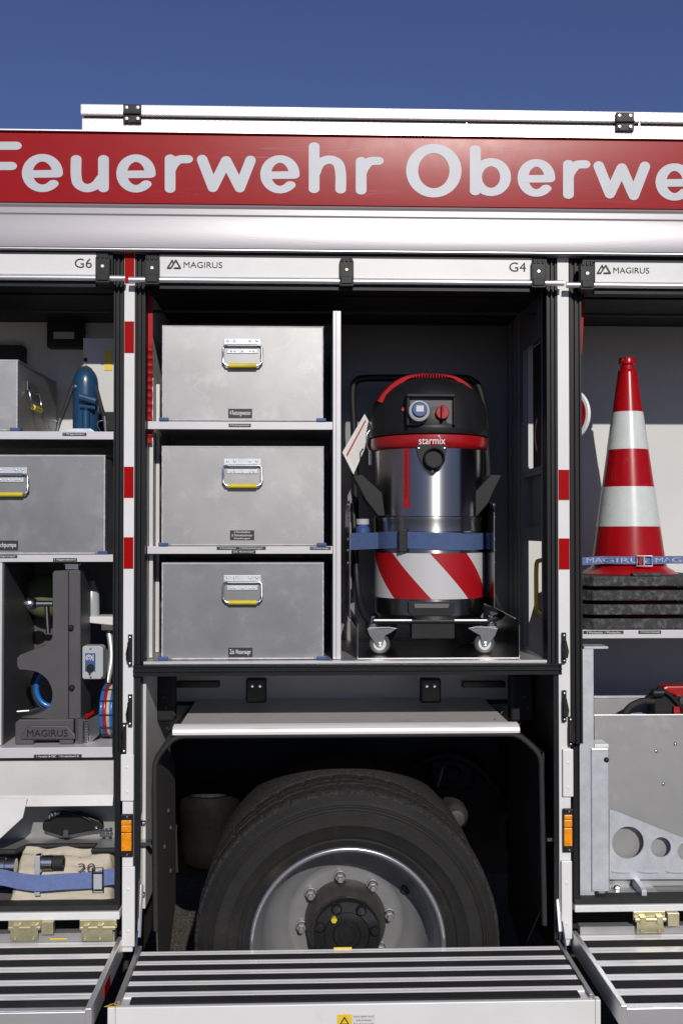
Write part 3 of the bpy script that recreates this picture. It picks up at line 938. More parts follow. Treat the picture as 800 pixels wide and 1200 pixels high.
# tread with lug notches
mb = MB()
nrow = [(tr - .016, .020), (tr - .006, .027), (tr - .001, .036), (tr, .05), (tr + .001, .098), (tr - .003, .0985), (tr - .012, .101), (tr - .012, .107), (tr - .003, .1095), (tr + .002, .11), (tr + .002, .152), (tr - .012, .1525), (tr - .012, .160), (tr + .002, .1605), (tr, .20), (tr - .001, .23), (tr - .012, .245), (tr - .05, .256), (tr - .14, .25)]
rnd = [random.random() for _ in range(NS)]
def tread(r, h, i, a):
    k = i % 10
    d = 0
    if h < .04:
        d = (.006 if k == 0 else (.0025 if k in (4, 5) and rnd[i] > .35 else 0)) * (1 if h > .022 else .5)
    elif .094 < h < .115 and k == 3: d = .006
    elif h > .14 and k == 5: d = .006
    return r - d - .0012 * rnd[i] * (r > tr - .006)
mb.lathe(nrow, (wx, 0, wz), 'y', NS, fn=tread)
mb.build('tread', 'tread', wheel)
# inner twin tyre
mb = MB(); mb.lathe([(.29, .30), (tr - .05, .29), (tr - .012, .30), (tr, .325), (tr + .002, .43), (tr, .52), (tr - .02, .545), (.29, .55)], (wx, 0, wz), 'y', 96)
mb.build('inner_tyre', 'tread', wheel, smooth=35)
# raised rings on the sidewall
MB().lathe([(rf + .040, .0055), (rf + .0415, .0015), (rf + .0445, .0005), (rf + .046, .0035)], (wx, 0, wz), 'y', 96).build('sidewall_ring', 'tyre', wheel, smooth=50)
for dr_, h_ in ((.122, -.0052), (.131, -.0030), (.138, -.0006)):
    MB().lathe([(rf + dr_ - .0018, h_ + .002), (rf + dr_ - .0008, h_ - .0012), (rf + dr_ + .0008, h_ - .0010), (rf + dr_ + .0018, h_ + .003)], (wx, 0, wz), 'y', 96).build('sidewall_ring', 'tyre', wheel, smooth=50)
# hub
mb = MB(); hy = .221
mb.lathe([(.132, hy), (.128, .19), (.118, .15), (.108, .135), (.104, .13)], (wx, 0, wz), 'y', 48)
mb.build('hub', 'hubgrey', wheel, smooth=40)
mb = MB()
mb.lathe([(.108, .136), (.110, .128), (.108, .105), (.102, .096), (.072, .092), (.068, .097), (.045, .097), (.040, .091), (.028, .091), (.026, .095), (0, .095)], (wx, 0, wz), 'y', 48)
for k in range(7):
    a = R(60 + 51.4 * k)
    c = (wx + .088 * math.cos(a), .0, wz + .088 * math.sin(a))
    mb.lathe([(0, .083), (.012, .084), (.017, .090), (.018, .10)], c, 'y', 14)
cap = mb.build('hub_cap', 'hub', wheel, smooth=45)
a = R(128)
MB().lathe([(0, .076), (.0085, .076), (.010, .078), (.010, .094)], (wx + .066 * math.cos(a), 0, wz + .066 * math.sin(a)), 'y', 6).build('plug', 'yellow', wheel)
for k in range(8):
    a = R(97 + 45 * k)
    c = (wx + .1425 * math.cos(a), 0, wz + .1425 * math.sin(a))
    mb = MB()
    mb.lathe([(.0205, .2195), (.0205, .214), (.017, .213)], c, 'y', 18)
    mb.lathe([(.0165, .214), (.0165, .197), (.014, .194), (.010, .194), (.010, .178), (.0085, .176), (0, .176)], c, 'y', 6)
    mb.build('wheel_nut', 'rim', wheel, bevel=.0008)
for k in range(8):
    a = R(119 + 45 * k)
    c = (wx + .222 * math.cos(a), 0, wz + .222 * math.sin(a))
    mb = MB(); mb.lathe([(0, -.0015), (.015, 0), (.018, .006)], (c[0], .184, c[2]), 'y', 16)
    if k in (6,):
        mb.build('hand_hole', 'dark', wheel)
# axle
MB().cyl((wx, .3, wz), (wx, 1.9, wz), .09, 20).build('axle', 'dark', T)

# ---- step flaps
def flap(x0, x1, zt_, y_back, y_front, nstrip, face_h, face_mat, first, rail_w, strip_in=0.0, front_strip=False):
    mb = MB()
    mb.box(x0, x1, y_front, y_back, zt_ - .03, zt_ - .004)
    f_ = mb.build('step_flap', 'lamp', T)
    L = y_back - y_front
    pitch = (L - first - .012) / nstrip
    for i in range(nstrip):
        yb_ = y_back - first - i * pitch
        # aluminium rib then black grip
        mb = MB()
        nb = 4
        rw = pitch * .46
        for q in range(nb):
            mb.box(x0 + rail_w, x1 - rail_w, yb_ - rw * (q + .82) / nb, yb_ - rw * q / nb, zt_ - .004, zt_ - .0004 * (q % 2))
        mb.build('aluminium_rib', 'rib', f_)
        last = front_strip and i == nstrip - 1
        a = strip_in if last else 0
        MB().box(x0 + rail_w + a, x1 - rail_w - a, yb_ - pitch + .0006, yb_ - rw - .0006, zt_ - .0045, zt_ + .0012).build('grip_strip', 'grip', f_)
    if not front_strip:
        MB().box(x0, x1, y_front - .004, y_back - first - nstrip * pitch, zt_ - .004, zt_ + .002).build('front_lip', 'alu', f_)
    mb = MB(); mb.box(x0, x1, y_front - .012, y_front - .0045 * (not front_strip) - .0002, zt_ - face_h, zt_ + .001)
    mb.build('front_face', face_mat, f_, bevel=.0025)
    return f_
def side_rail(f_, pts, w_, th):
    pass
# left flap
zF = W(70, 1103.5, 0).z
yF = YZ(60, 1184, zF)
xF1 = X(142.5, 0, 1104)
fl = flap(XL, xF1, zF, -.004, yF, 5, .055, 'alu', .002, .012)
mb = MB(); mb.box(xF1 - .012, xF1 + .004, yF - .013, .01, zF - .05, zF + .009)
mb.build('side_rail', 'alu', fl, bevel=.002)
MB().box(xF1 + .0042, xF1 + .0052, yF + .16, yF + .24, zF - .045, zF - .012).build('side_reflector', 'reflred', fl)
MB().box(XL, xF1 - .02, -.003, .03, zF - .012, W(70, 1090, .02).z).build('flap_root', 'darkalu', fl)
sticker('label', 59, 1099.5, 79, 1101, -.0045, [''], fl, ('stickeryellow', 'ink'))
# right flap
zG = W(740, 1094.5, 0).z
yG = YZ(765, 1179, zG)
xG0 = X(671.5, 0, 1095)
frt = flap(xG0, XR, zG, -.004, yG, 5, .055, 'alu', .002, .012)
mb = MB(); mb.box(xG0 - .004, xG0 + .012, yG - .013, .01, zG - .05, zG + .009)
mb.build('side_rail', 'alu', frt, bevel=.002)
MB().box(xG0 + .02, XR, -.003, .03, zG - .012, W(740, 1082, .02).z).build('flap_root', 'darkalu', frt)
# middle flap in front of the wheel
zM = W(400, 1112, -.03).z
yM = YZ(410, 1174.5, zM)
xM0, xM1 = X(161.5, -.03, 1110), X(657.5, -.03, 1110)
fm = flap(xM0, xM1, zM, -.03, yM, 5, .13, 'white', .001, .011, .022, True)
for sx, px_ in ((-1, xM0), (1, xM1)):
    mb = MB(); mb.box(min(px_, px_ - sx * .009), max(px_, px_ - sx * .009), yM + .012, .0, zM - .0038, zM + .006)
    mb.box(min(px_ + sx * .0004, px_ + sx * .010), max(px_ + sx * .0004, px_ + sx * .010), yM + .0125, .0, zM - .034, zM - .004)
    mb.build('side_rail', 'darkalu', fm, bevel=.001)
# end tops with warning triangle
for px_ in (138, 690):
    p = W(px_, 1173.5, yM)
mb = MB(); p = Vector((xM0 - .005, yM - .006, zM + .0016)); tz = zM + .0022
y0_ = yM + .004
MB().prism([(xM0 - .030, yM - .009), (xM0 + .014, yM - .009), (xM0 - .008, yM + .011)], tz, tz + .0006, 'xy').build('warning_triangle', 'stickeryellow', fm)
MB().prism([(xM0 - .020, yM - .006), (xM0 + .004, yM - .006), (xM0 - .004, yM - .001), (xM0 - .008, yM + .005), (xM0 - .012, yM - .001)], tz + .0009, tz + .0012, 'xy').build('warning_print', 'ink', fm)
yq = yM - .0125
mb = MB(); mb.pbox(395, 1189, 412, 1206, yq - .001, yq)
mb.build('warning_sticker', 'stickeryellow', fm)
MB().pprism([(397.5, 1201), (409.5, 1201), (403.5, 1191)], yq - .0016, yq - .0012).build('warning_print', 'ink', fm)
MB().pprism([(400, 1199.5), (407, 1199.5), (403.5, 1194)], yq - .0021, yq - .0017).build('warning_print', 'stickeryellow', fm)
sticker('warning_text', 412.4, 1189, 439.5, 1206, yq, ['Absturzgefahr durch', 'Auftrittsklappe', 'Beim Betreten nicht', 'ueber den Rand'], fm, ('paper', 'ink'))
MB().pbox(391, 1110.2, 412, 1113.2, -.032, -.0305).build('sticker', 'stickeryellow', fm)
xf0, xf1 = W(126, 1190, yM - .012).x, W(703.5, 1190, yM - .012).x
for a_, b_ in ((xf0, xM0 - .0005), (xM1 + .0005, xf1)):
    MB().box(a_, b_, yM - .012, yM + .012, zM - .13, zM + .001).build('front_corner', 'white', fm, bevel=.0025)
# steel arms that carry the middle flap
for sgn, a in ((-1, xM0 - .004), (1, xM1 + .004)):
    mb = MB()
    prof = [(.05, Z(945, .05)), (.02, Z(955, .02)), (.015, Z(1000)), (-.01, Z(1085, -.03)), (-.06, zM + .004), (-.03, zM - .03), (.08, zM - .02), (.10, Z(1000, .05))]
    mb.prism(prof, a, a + .005, 'yz')
    am = mb.build('flap_arm', 'steel', T, bevel=.0006)
    mb = MB()
    for yy, py in ((.05, 963), (.045, 1046)):
        mb.lathe([(0, sgn * -.014), (.007, sgn * -.013), (.009, sgn * -.006), (.012, sgn * -.005), (.012, 0)], (a, yy, Z(py, .04)), 'x', 12)
    mb.build('pivot_bolt', 'chrome', am, kind='stuff')
    mb = MB(); mb.tube([(a - sgn * .006, .03, Z(1038)), (a - sgn * .006, -.0, Z(1070)), (a - sgn * .006, -.02, Z(1092))], .006, 6)
    mb.build('arm_link', 'alu', am)
    MB().box(min(a, a - sgn * .035), max(a, a - sgn * .035), .02, .05, Z(991), Z(987)).build('arm_stop', 'steel', am)
# yellow zinc hinges of the side flaps
def zhinge(px0, px1, py0, py1, lock):
    z_ = lambda q: W((px0 + px1) / 2, q, -.012).z
    x_ = lambda q: X(q, -.012, py0)
    h = py1 - py0; w_ = px1 - px0
    mb = MB()
    mb.box(x_(px0), x_(px0 + w_ * (.72 if lock else 1)), -.012, -.002, z_(py0 + h * .42), z_(py0))
    mb.box(x_(px0 + w_ * .06), x_(px0 + w_ * (.66 if lock else .9)), -.020, -.014, z_(py1), z_(py0 + h * .36))
    mb.cyl((x_(px0 + w_ * .02), -.016, z_(py0 + h * .36)), (x_(px0 + w_ * (.72 if lock else .98)), -.016, z_(py0 + h * .36)), .0075, 12)
    for q in (.12, .50):
        mb.box(x_(px0 + w_ * q), x_(px0 + w_ * (q + .14)), -.024, -.010, z_(py0 + h * .55), z_(py0 + h * .18))
    if lock:
        mb.box(x_(px0 + w_ * .74), x_(px1), -.026, -.002, z_(py0 + h * .66), z_(py0 + h * .02))
    hg = mb.build('flap_hinge', 'zinc', T, bevel=.0012)
    mb = MB()
    for q in (.16, .56):
        mb.lathe([(0, -.006), (.005, -.005), (.007, 0)], (x_(px0 + w_ * q), -.020, z_(py1 - h * .12)), 'y', 8)
    mb.build('bolt', 'zinc', hg)
zhinge(10, 64, 1078, 1101.5, True)
zhinge(93.5, 137, 1078, 1101.5, False)
zhinge(741.5, 793.5, 1068, 1092.5, True)

# ================================================================== ALUMINIUM BOXES
def carry_handle(root, px, py, y, k=1.0):
    """bracket, two hinge plates, rivets, wire bail and yellow sleeve; px,py = centre of the bracket top"""
    mb = MB(); mb.pbox(px - 22 * k, py, px + 22 * k, py + 8.5 * k, y - .004, y)
    br = mb.build('handle_plate', 'galv', root, bevel=.0012)
    mb = MB(); mb.pbox(px - 18 * k, py + 12 * k, px + 18 * k, py + 17.5 * k, y - .003, y); mb.build('handle_stop', 'galv', br, bevel=.0008)
    for q in (-17, -9, 9, 17):
        MB().rivet(px + q * k, py + 3 * k, y - .004, .0042, .0025, 10).build('rivet', 'alu', br, smooth=60)
    for q in (-13, -9, 0, 9, 13):
        MB().rivet(px + q * k, py + 15 * k, y - .003, .0036, .0022, 10).build('rivet', 'alu', br, smooth=60)
    a, b = px - 22.3 * k, px + 22.8 * k
    pts = [(px - 13 * k, py + 8.2 * k), (a + 2, py + 8.4 * k), (a, py + 11 * k), (a, py + 28 * k), (a + 3, py + 31.5 * k), (px - 14 * k, py + 32 * k), (px + 14 * k, py + 32 * k), (b - 3, py + 31.5 * k), (b, py + 28 * k), (b, py + 11 * k), (b - 2, py + 8.4 * k), (px + 13 * k, py + 8.2 * k)]
    P3 = []
    for i, (u, v) in enumerate(pts):
        yy = y - .007 - .010 * max(0, min(1, (v - py - 8) / 24))
        P3.append(W(u, v, yy))
    MB().tube(P3, .0036, 10).build('bail', 'chrome', br, smooth=60)
    p0, p1 = W(px - 16.5 * k, py + 32 * k, y - .017), W(px + 17 * k, py + 32 * k, y - .017)
    MB().cyl(p0, p1, .0072, 16).build('grip', 'yellow', br, smooth=50)
    MB().cyl(W(px - 17 * k, py + 8.6 * k, y - .006), W(px + 17 * k, py + 8.6 * k, y - .006), .0052, 10).build('hinge_roll', 'chrome', br, smooth=50)

def alu_box(name, px0, py0, px1, py1, y, depth, label, lines=None, lab=None, mat='alubox', handle=True, x0=None, feet=True, zbase=None, hpx=None):
    cx = (px0 + px1) / 2; cy = (py0 + py1) / 2
    xa = W(px0, cy, y).x if x0 is None else x0
    xb = W(px1, cy, y).x
    za_ = W(cx, py1, y).z if zbase is None else zbase; zb_ = W(cx, py0, y).z
    root = thing(name, ((xa + xb) / 2, y + depth / 2, za_), label, 'box', 'aluminium equipment boxes in the lockers')
    e = .0022
    t_ = .0025
    mb = MB()
    mb.box(xa + e, xb - e, y, y + t_, za_ + .002, zb_ - e)                       # front
    mb.box(xa + e, xb - e, y + depth - t_, y + depth, za_ + .002, zb_ - e)
    mb.box(xa, xa + t_, y + .002, y + depth, za_ + .002, zb_ - .001)
    mb.box(xb - t_, xb, y + .002, y + depth, za_ + .002, zb_ - .001)
    mb.box(xa + t_, xb - t_, y + .004, y + depth - .004, za_ + .001, za_ + .004)
    mb.build('body', mat, root)
    # welded bright edges
    def seam(p, q, r_=.0024):
        n = 40
        pts = [Vector(p).lerp(Vector(q), i / n) for i in range(n + 1)]
        return MB().tube(pts, [r_ * random.uniform(.75, 1.15) for _ in pts], 6)
    for p, q in (((xa + .001, y + .001, za_ + .004), (xa + .001, y + .001, zb_)), ((xb - .001, y + .001, za_ + .004), (xb - .001, y + .001, zb_)), ((xa, y + .001, zb_ - .001), (xb, y + .001, zb_ - .001)), ((xa + .03, y + .0, za_ + .0035), (xb - .03, y + .0, za_ + .0035))):
        seam(p, q).build('edge_seam', 'rim_edge', root)
    MB().box(xa - .002, xb + .002, y + .0045, y + depth - .003, zb_ - .0008, zb_ + .0022).build('lid', mat, root)
    if feet:
        for u, v in ((xa - .010, xa + .020), (xb - .020, xb + .010)):
            if u < -1.45: continue
            mb = MB()
            mb.box(u, v, y - .006, y + .03, za_ + .0, za_ + .0105)
            mb.build('corner_clip', 'bluepl', root, bevel=.002)
    if handle:
        carry_handle(root, hpx or (284 if px0 > 100 else 10), py0 + 14, y)
    if lines:
        sticker('label', *lab, y - .0002, lines, root)
    return root
yb_ = .042
alu_box('equipment_box', 190.5, 382.5, 378.3, 493.6, yb_ + .004, .5, 'aluminium box with one-line black label on the top shelf of the middle locker', ['4 Rettungswesten'], (267.5, 479, 295.5, 490), zbase=z1 + .0006)
alu_box('equipment_box', 190, 523.5, 378.8, 639.5, yb_ + .004, .5, 'aluminium box with three-line black label on the middle shelf', ['2 Forsthelme', '2 Schnittschutz-', '  kleidungen'], (269.5, 621.5, 298, 633), 'alubox', zbase=z2 + .0006)
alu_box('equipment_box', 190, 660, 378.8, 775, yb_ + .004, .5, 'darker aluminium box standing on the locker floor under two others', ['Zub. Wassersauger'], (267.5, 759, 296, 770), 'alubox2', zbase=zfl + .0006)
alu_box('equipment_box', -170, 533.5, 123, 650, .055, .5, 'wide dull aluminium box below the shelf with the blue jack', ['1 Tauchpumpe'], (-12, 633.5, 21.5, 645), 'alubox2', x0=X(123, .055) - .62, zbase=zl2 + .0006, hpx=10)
bL = alu_box('equipment_box', -170, 421.5, 20.5, 505, .055, .5, 'aluminium box beside the blue bottle jack, yellow handle on its end', None, None, 'alubox', handle=False, x0=X(20.5, .055) - .5, zbase=zl1 + .0006)
# end handle of that box (on its right side)
xb = X(20.5, .055) + .0005
def yq_(px): return (xb - CAM.x) and None
def side_pt(px, py, dx=0.0):          # point on the box's end face
    d = ray(px, py); t_ = (xb + dx - CAM.x) / d.x
    return CAM + d * t_
P0 = side_pt(37, 449); P1 = side_pt(54, 456)
ya, yc = .15, .28
zt_ = P0.z
mb = MB(); mb.box(xb, xb + .004, ya, yc, zt_ - .03, zt_); br = mb.build('handle_plate', 'chrome', bL, bevel=.001)
zg = zt_ - .082
MB().tube([(xb + .006, ya + .01, zt_ - .022), (xb + .008, ya, zt_ - .03), (xb + .016, ya, zg + .008), (xb + .017, ya + .01, zg), (xb + .017, yc - .01, zg), (xb + .016, yc, zg + .008), (xb + .008, yc, zt_ - .03), (xb + .006, yc - .01, zt_ - .022)], .0036, 10).build('bail', 'chrome', br, smooth=60)
MB().cyl((xb + .017, ya + .018, zg), (xb + .017, yc - .018, zg), .0082, 14).build('grip', 'yellow', br, smooth=50)

# ================================================================== BOTTLE JACK
yj = .20
s_ = SC(yj)
cj = W(100.5, 503, yj)
jz = zl1 + .0006
J = thing('bottle_jack', (cj.x, yj, jz), 'blue hydraulic bottle jack standing on the upper shelf', 'jack')
def jp(px, py, y=yj): return W(px, py, y)
hz = lambda q: Z(q, yj, 100) - jz
mb = MB()
rj = 14.6 * s_
mb.lathe([(0, .010), (rj, .010), (rj, hz(456)), (rj * .985, hz(449)), (rj * .93, hz(443.5)), (rj * .82, hz(439)), (rj * .66, hz(435.5)), (rj * .42, hz(433)), (0, hz(433))], (cj.x, yj, jz), 'z', 32)
mb.build('cylinder', 'jack', J, smooth=40)
mb = MB(); mb.lathe([(0, hz(433)), (rj * .30, hz(433)), (rj * .30, hz(429.5)), (rj * .22, hz(428)), (0, hz(428))], (cj.x - .004, yj, jz), 'z', 16); mb.build('saddle', 'alu', J)
mb = MB(); mb.prism([(cj.x - 20 * s_, yj - .035), (cj.x - 16 * s_, yj - .062), (cj.x + 15 * s_, yj - .062), (cj.x + 18 * s_, yj - .035), (cj.x + 18 * s_, yj + .05), (cj.x - 20 * s_, yj + .05)], jz, jz + .012, 'xy')
mb.build('base', 'jack', J, bevel=.003)
mb = MB(); mb.cyl(jp(93, 464.5, yj - .055), jp(113, 470.5, yj - .055), .0115, 14); mb.build('handle_socket', 'jack', J, bevel=.001)
mb = MB(); mb.cyl(jp(100, 466, yj - .03), jp(100, 466, yj - .055), .012, 12); mb.cyl(jp(94, 476, yj - .05), jp(111, 478, yj - .05), .006, 8); mb.build('pivot', 'jack', J)
mb = MB(); mb.cyl((jp(100, 500, yj - .06).x, yj - .05, jz + .004), (jp(100, 482, yj - .06).x, yj - .05, jz + hz(484)), .0125, 14); mb.cyl((jp(100, 500, yj - .06).x, yj - .05, jz + .004), (jp(100, 482, yj - .06).x, yj - .05, jz + hz(477)), .005, 8); mb.build('pump', 'jack', J, smooth=45)
MB().lathe([(0, -.004), (.006, -.003), (.007, 0)], (jp(91, 452).x, yj - rj * .82, Z(455, yj, 100)), 'y', 10).build('filler_plug', 'jack', J)
# steel shoe in front
mb = MB(); p = jp(92, 503, .12)
mb.prism([(X(74, .11), jz), (X(80, .11), jz + .014), (X(106, .11), jz + .014), (X(113, .11), jz)], .105, .128); mb.build('holder_shoe', 'galv', T, bevel=.001)
# rubber strap holding it
yt = yj - .012
zk0 = jz + .012
mb = MB()
pts = [W(71, 492, .14), W(78, 474, yt - .02), W(86, 452, yt), W(92, 437, yt), W(96, 432.2, yt), W(103, 432.0, yt), W(107, 436, yt), (W(112, 452, yt)), W(119, 478, yt - .01), W(123.5, 492, .15)]
pts = [Vector(q) for q in pts]
stp = thing('tension_strap', pts[0], 'black rubber tension strap stretched over the blue jack', 'strap')
mb = MB(); mb.tube(smooth_path(pts, 5), .0072, 8); mb.build('rubber_cord', 'rubber', stp, smooth=60)
for a, b, yy in (((71, 490), (66.5, 503), .14), ((123, 488), (124.5, 502), .15)):
    mb = MB(); q0, q1 = W(*a, yy), W(*b, yy); q1.z = jz + .002
    mb.cyl(q0, q1, .0075, 10, .005); mb.tube(smooth_path([q1, q1 + Vector((-.012, 0, .004)), q1 + Vector((-.024, 0, .018)), q1 + Vector((-.026, 0, .036)), q1 + Vector((-.010, 0, .042)), q1 + Vector((.004, 0, .036))]), .0014, 6)
    mb.build('end_hook', 'chrome', stp, smooth=60)
# wall devices in the left locker
def wp(px, py): return W(px, py, yw - .002)
mb = MB(); mb.pbox(55, 364, 97, 407, yw - .05, yw - .001)
dvx = mb.build('wall_unit', 'black', None, bevel=.004)
tag(dvx, 'black control unit on the locker wall above the jack', 'control unit')
sticker('label', 62, 368, 82, 372, yw - .0505, [''], dvx, ('stickeryellow', 'ink'))
sticker('label', 63, 389, 87, 397, yw - .0505, ['', ''], dvx, ('ltgrey', 'ink'))
mb = MB(); mb.pbox(-60, 404, 27, 430, yw - .06, yw - .001); dvx = mb.build('wall_unit', 'black', None, bevel=.004)
tag(dvx, 'flat black unit on the wall behind the aluminium box', 'control unit')
mb = MB(); mb.pbox(-60, 366, 43, 371, yw - .03, yw - .001); mb.build('cable_channel', 'black', T)
MB().pbox(97.5, 396, 138, 483, .32, .33).build('wall_panel', 'wall', T, bevel=.002)
MB().pbox(112, 484.5, 138, 505, .30, .40).build('panel_foot', 'black', T, bevel=.003)
MB().pbox(122.5, 411, 131.5, 434, .3175, .3188).build('notice_sticker', 'stickeryellow', T)
mb = MB(); mb.rivet(100.5, 421.5, .32, .007, .004); mb.build('panel_screw', 'black', T)

# ================================================================== MODULE (hose carrier) in the left locker
ym = .07
mz = zl3 + .0006
H = thing('hose_rack_stand', (X(60, ym), ym + .1, mz), 'tall dark grey moulded stand with embossed lettering on its foot', 'stand')
def mpoly(q, y): return [(W(a, b, y).x, W(a, b, y).z) for a, b in q]
out = smooth_path2([(62, 672), (62.2, 700), (62, 740), (60.5, 749), (54, 756)], 4) + [(38, 762), (24, 767.5), (20.5, 771), (20.5, 780), (23, 784.5)] + \
    smooth_path2([(32, 785), (45, 788), (56, 797), (61.5, 810), (60, 824), (52, 833), (40, 838), (24, 841)], 4) + [(80, 843.5), (80, 668.5), (64, 669)]
mb = MB(); mb.prism(mpoly(out, ym), ym, ym + .12)
mb.build('body', 'grey', H, bevel=.004, seg=3)
mb = MB(); mb.pprism([(80.3, 668.5), (92, 667.5), (94.5, 671), (95, 843), (80.3, 843.5)], ym + .010, ym + .16); mb.build('side_cover', 'grey', H, bevel=.004)
mb = MB(); zq = mz
mb.prism([(X(20.5, ym), zq), (X(20.5, ym), Z(846, ym, 60)), (X(25, ym), Z(842.2, ym, 60)), (X(88.5, ym), Z(842.2, ym, 60)), (X(88.5, ym), zq), (X(72, ym), zq), (X(72, ym), zq + .012), (X(42, ym), zq + .012), (X(42, ym), zq)], ym - .012, ym + .14)
ft = mb.build('foot', 'grey', H, bevel=.003)
MB().pprism([(24.5, 866.5), (24.5, 862), (34, 850.5), (79, 850.5), (88, 861), (88, 866.5)], ym - .020, ym - .011).build('name_plate', 'grey', ft, bevel=.003)
mb = MB(); p = W(56, 859, ym - .021); add_text(mb, 'MAGIRUS', p.x, p.z, ym - .0232, w=46 * SC(ym), h=8 * SC(ym)); mb.build('embossed_lettering', 'black', ft)
MB().pprism([(88.8, 842), (91.5, 842), (91.5, 874), (88.8, 874)], ym - .012, ym + .1).build('steel_edge', 'steel', H)
MB().pprism([(91.8, 842.5), (97, 842.5), (97, 874), (91.8, 874)], ym - .004, ym + .1).build('foot_end', 'grey', H)
for px_, py_ in ((83, 735.5), (84, 806)):
    mb = MB(); p = W(px_, py_, ym); mb.lathe([(0, -.004), (.006, -.0035), (.0082, -.001), (.0082, .012)], (p.x, ym, p.z), 'y', 12); mb.build('screw', 'black', H)
mb = MB(); mb.pbox(77, 661, 92, 667, ym + .02, ym + .06); mb.tube([W(75, 661, ym + .03), W(80, 664, ym + .03), W(88, 664, ym + .03), W(95, 661, ym + .03)], .003, 6); mb.build('top_bracket', 'chrome', H)
# grey control box bolted on the side of it
yc_ = ym + .015
mb = MB(); mb.pprism([(96.5, 759), (98, 757), (118, 757), (121, 760), (121, 792), (118, 796), (98, 796), (96.5, 794)], yc_, yc_ + .05)
cb = mb.build('switch_box', 'ltgrey', H, bevel=.003)
MB().pbox(100, 765.5, 112, 787, yc_ - .001, yc_).build('switch_label', 'bluepl', cb)
mb = MB(); p = W(104.5, 770.8, yc_); mb.tube([(p.x + .0085 * math.cos(R(a)), yc_ - .0018, p.z + .0085 * math.sin(R(a))) for a in range(-60, 250, 20)], .0013, 5)
mb.tube([(p.x + .004 * math.cos(R(a)), yc_ - .0018, p.z + .004 * math.sin(R(a))) for a in range(0, 360, 30)], .001, 5, True); q = W(109.5, 770.8, yc_); mb.box(q.x - .001, q.x + .001, yc_ - .002, yc_ - .001, q.z - .01, q.z + .01); mb.build('print', 'txt', cb)
mb = MB(); p = W(106.5, 782.5, yc_); mb.lathe([(0, -.018), (.009, -.017), (.011, -.012), (.012, 0)], (p.x, yc_, p.z), 'y', 16); mb.box(p.x - .003, p.x + .003, yc_ - .022, yc_ - .012, p.z - .012, p.z + .012); mb.build('rotary_knob', 'black', cb)
mb = MB()
for py_ in (760.5, 793.5): mb.rivet(106.5, py_, yc_, .004, .002)
mb.build('screw', 'chrome', cb)
# things behind the stand
p = W(47, 707, .16)
N = thing('spray_nozzle', (p.x, .16, W(54, 757, .16).z), 'chromed spray nozzle behind the dark grey stand', 'nozzle')
mb = MB(); mb.lathe([(0, -.038), (.019, -.036), (.022, -.022), (.016, -.004), (.010, .0), (.009, .05)], (X(44, .16), .16, Z(707.5, .16, 45)), 'x', 18); mb.build('head', 'chrome', N, smooth=45)
mb = MB(); mb.cyl(W(55, 708, .165), W(57, 742, .165), .008, 10); mb.build('stem', 'chrome', N, smooth=40)
mb = MB(); c = W(52, 700, .33); mb.lathe([(0, -.07), (.04, -.062), (.066, -.035), (.075, 0), (.072, .06), (0, .06)], (c.x, .36, c.z), 'y', 24)
hlm = mb.build('round_bag', 'green', None, smooth=50); tag(hlm, 'olive round pouch hanging behind the nozzle', 'pouch')
# hose coils left
hc = thing('hose_coil', (X(42, .2), .2, mz), 'blue hose coil seen through the recess of the grey stand', 'hose')
for k, (mt_, rr_) in enumerate((('hoseblue', .046), ('dark', .060))):
    mb = MB(); c = W(60, 806, .19)
    mb.tube([(c.x + rr_ * math.cos(2 * math.pi * i / 32), .19 + .014 * k, c.z + rr_ * 1.25 * math.sin(2 * math.pi * i / 32)) for i in range(32)], .009, 8, True); mb.build('loop', mt_, hc, smooth=60)
mb = MB(); mb.tube([W(20, 834, .09), W(34, 833, .10), W(47, 830, .12)], .004, 8); nz_ = mb.build('rod', 'chrome', None); tag(nz_, 'thin chromed rod poking out below the recess of the stand', 'rod')
# hose bundle right
hb = thing('cable_bundle', (X(126, .12), .18, mz), 'bundle of coloured hoses in a black net beside the stand', 'hose bundle')
cols = ['hoseblue', 'redpl', 'canvas', 'hoseblue', 'redpl', 'ltblue']
c = W(118, 832, .15)
for k in range(6):
    mb = MB(); xx = X(119.2, .09) + .0105 * k
    mb.tube([(xx, .165 + .075 * math.cos(2 * math.pi * i / 28), mz + .0835 + .076 * math.sin(2 * math.pi * i / 28)) for i in range(28)], .0064, 7, True)
    mb.build('hose_loop', cols[k], hb, smooth=60)
for i in range(12):
    a = 2 * math.pi * i / 12
    MB().box(X(117.6, .09), X(119.2, .09) + .06, .165 + .084 * math.cos(a) - .0022, .165 + .084 * math.cos(a) + .0022, mz + .0845 + .083 * math.sin(a) - .0015, mz + .0845 + .083 * math.sin(a) + .0015).build('net_band', 'rubber', hb)
mb = MB(); mb.pprism([(104, 722.5), (133, 722.5), (133, 733), (104, 730)], .22, .30); pp = mb.build('pipe_clamp', 'white', T, bevel=.003)
mb = MB(); c = W(107, 700, .26); mb.lathe([(0, 0), (.024, 0), (.026, .01), (.024, .08), (.012, .10), (.010, .115), (0, .115)], (c.x, .27, Z(722, .26, 107)), 'z', 18)
bt = mb.build('flask', 'bottle', None, smooth=40); tag(bt, 'translucent plastic flask behind the grey stand', 'bottle')
mb = MB(); mb.tube(smooth_path([W(128, 740, .3), W(131, 770, .28), W(126, 800, .26)]), .010, 8); hs_ = mb.build('suction_hose', 'galv', None, smooth=60); tag(hs_, 'ribbed metal hose hanging behind the switch box', 'hose')
mb = MB(); mb.pprism([(97, 845), (104, 843), (117, 836), (117, 860), (104, 873), (97, 873)], .10, .16); mb.build('stand_hinge', 'steel', H, bevel=.001)
mb = MB()
for i in range(9): mb.cyl(W(99.5, 847 + i * 3, .085), W(103, 847 + i * 3, .085), .0035, 6)
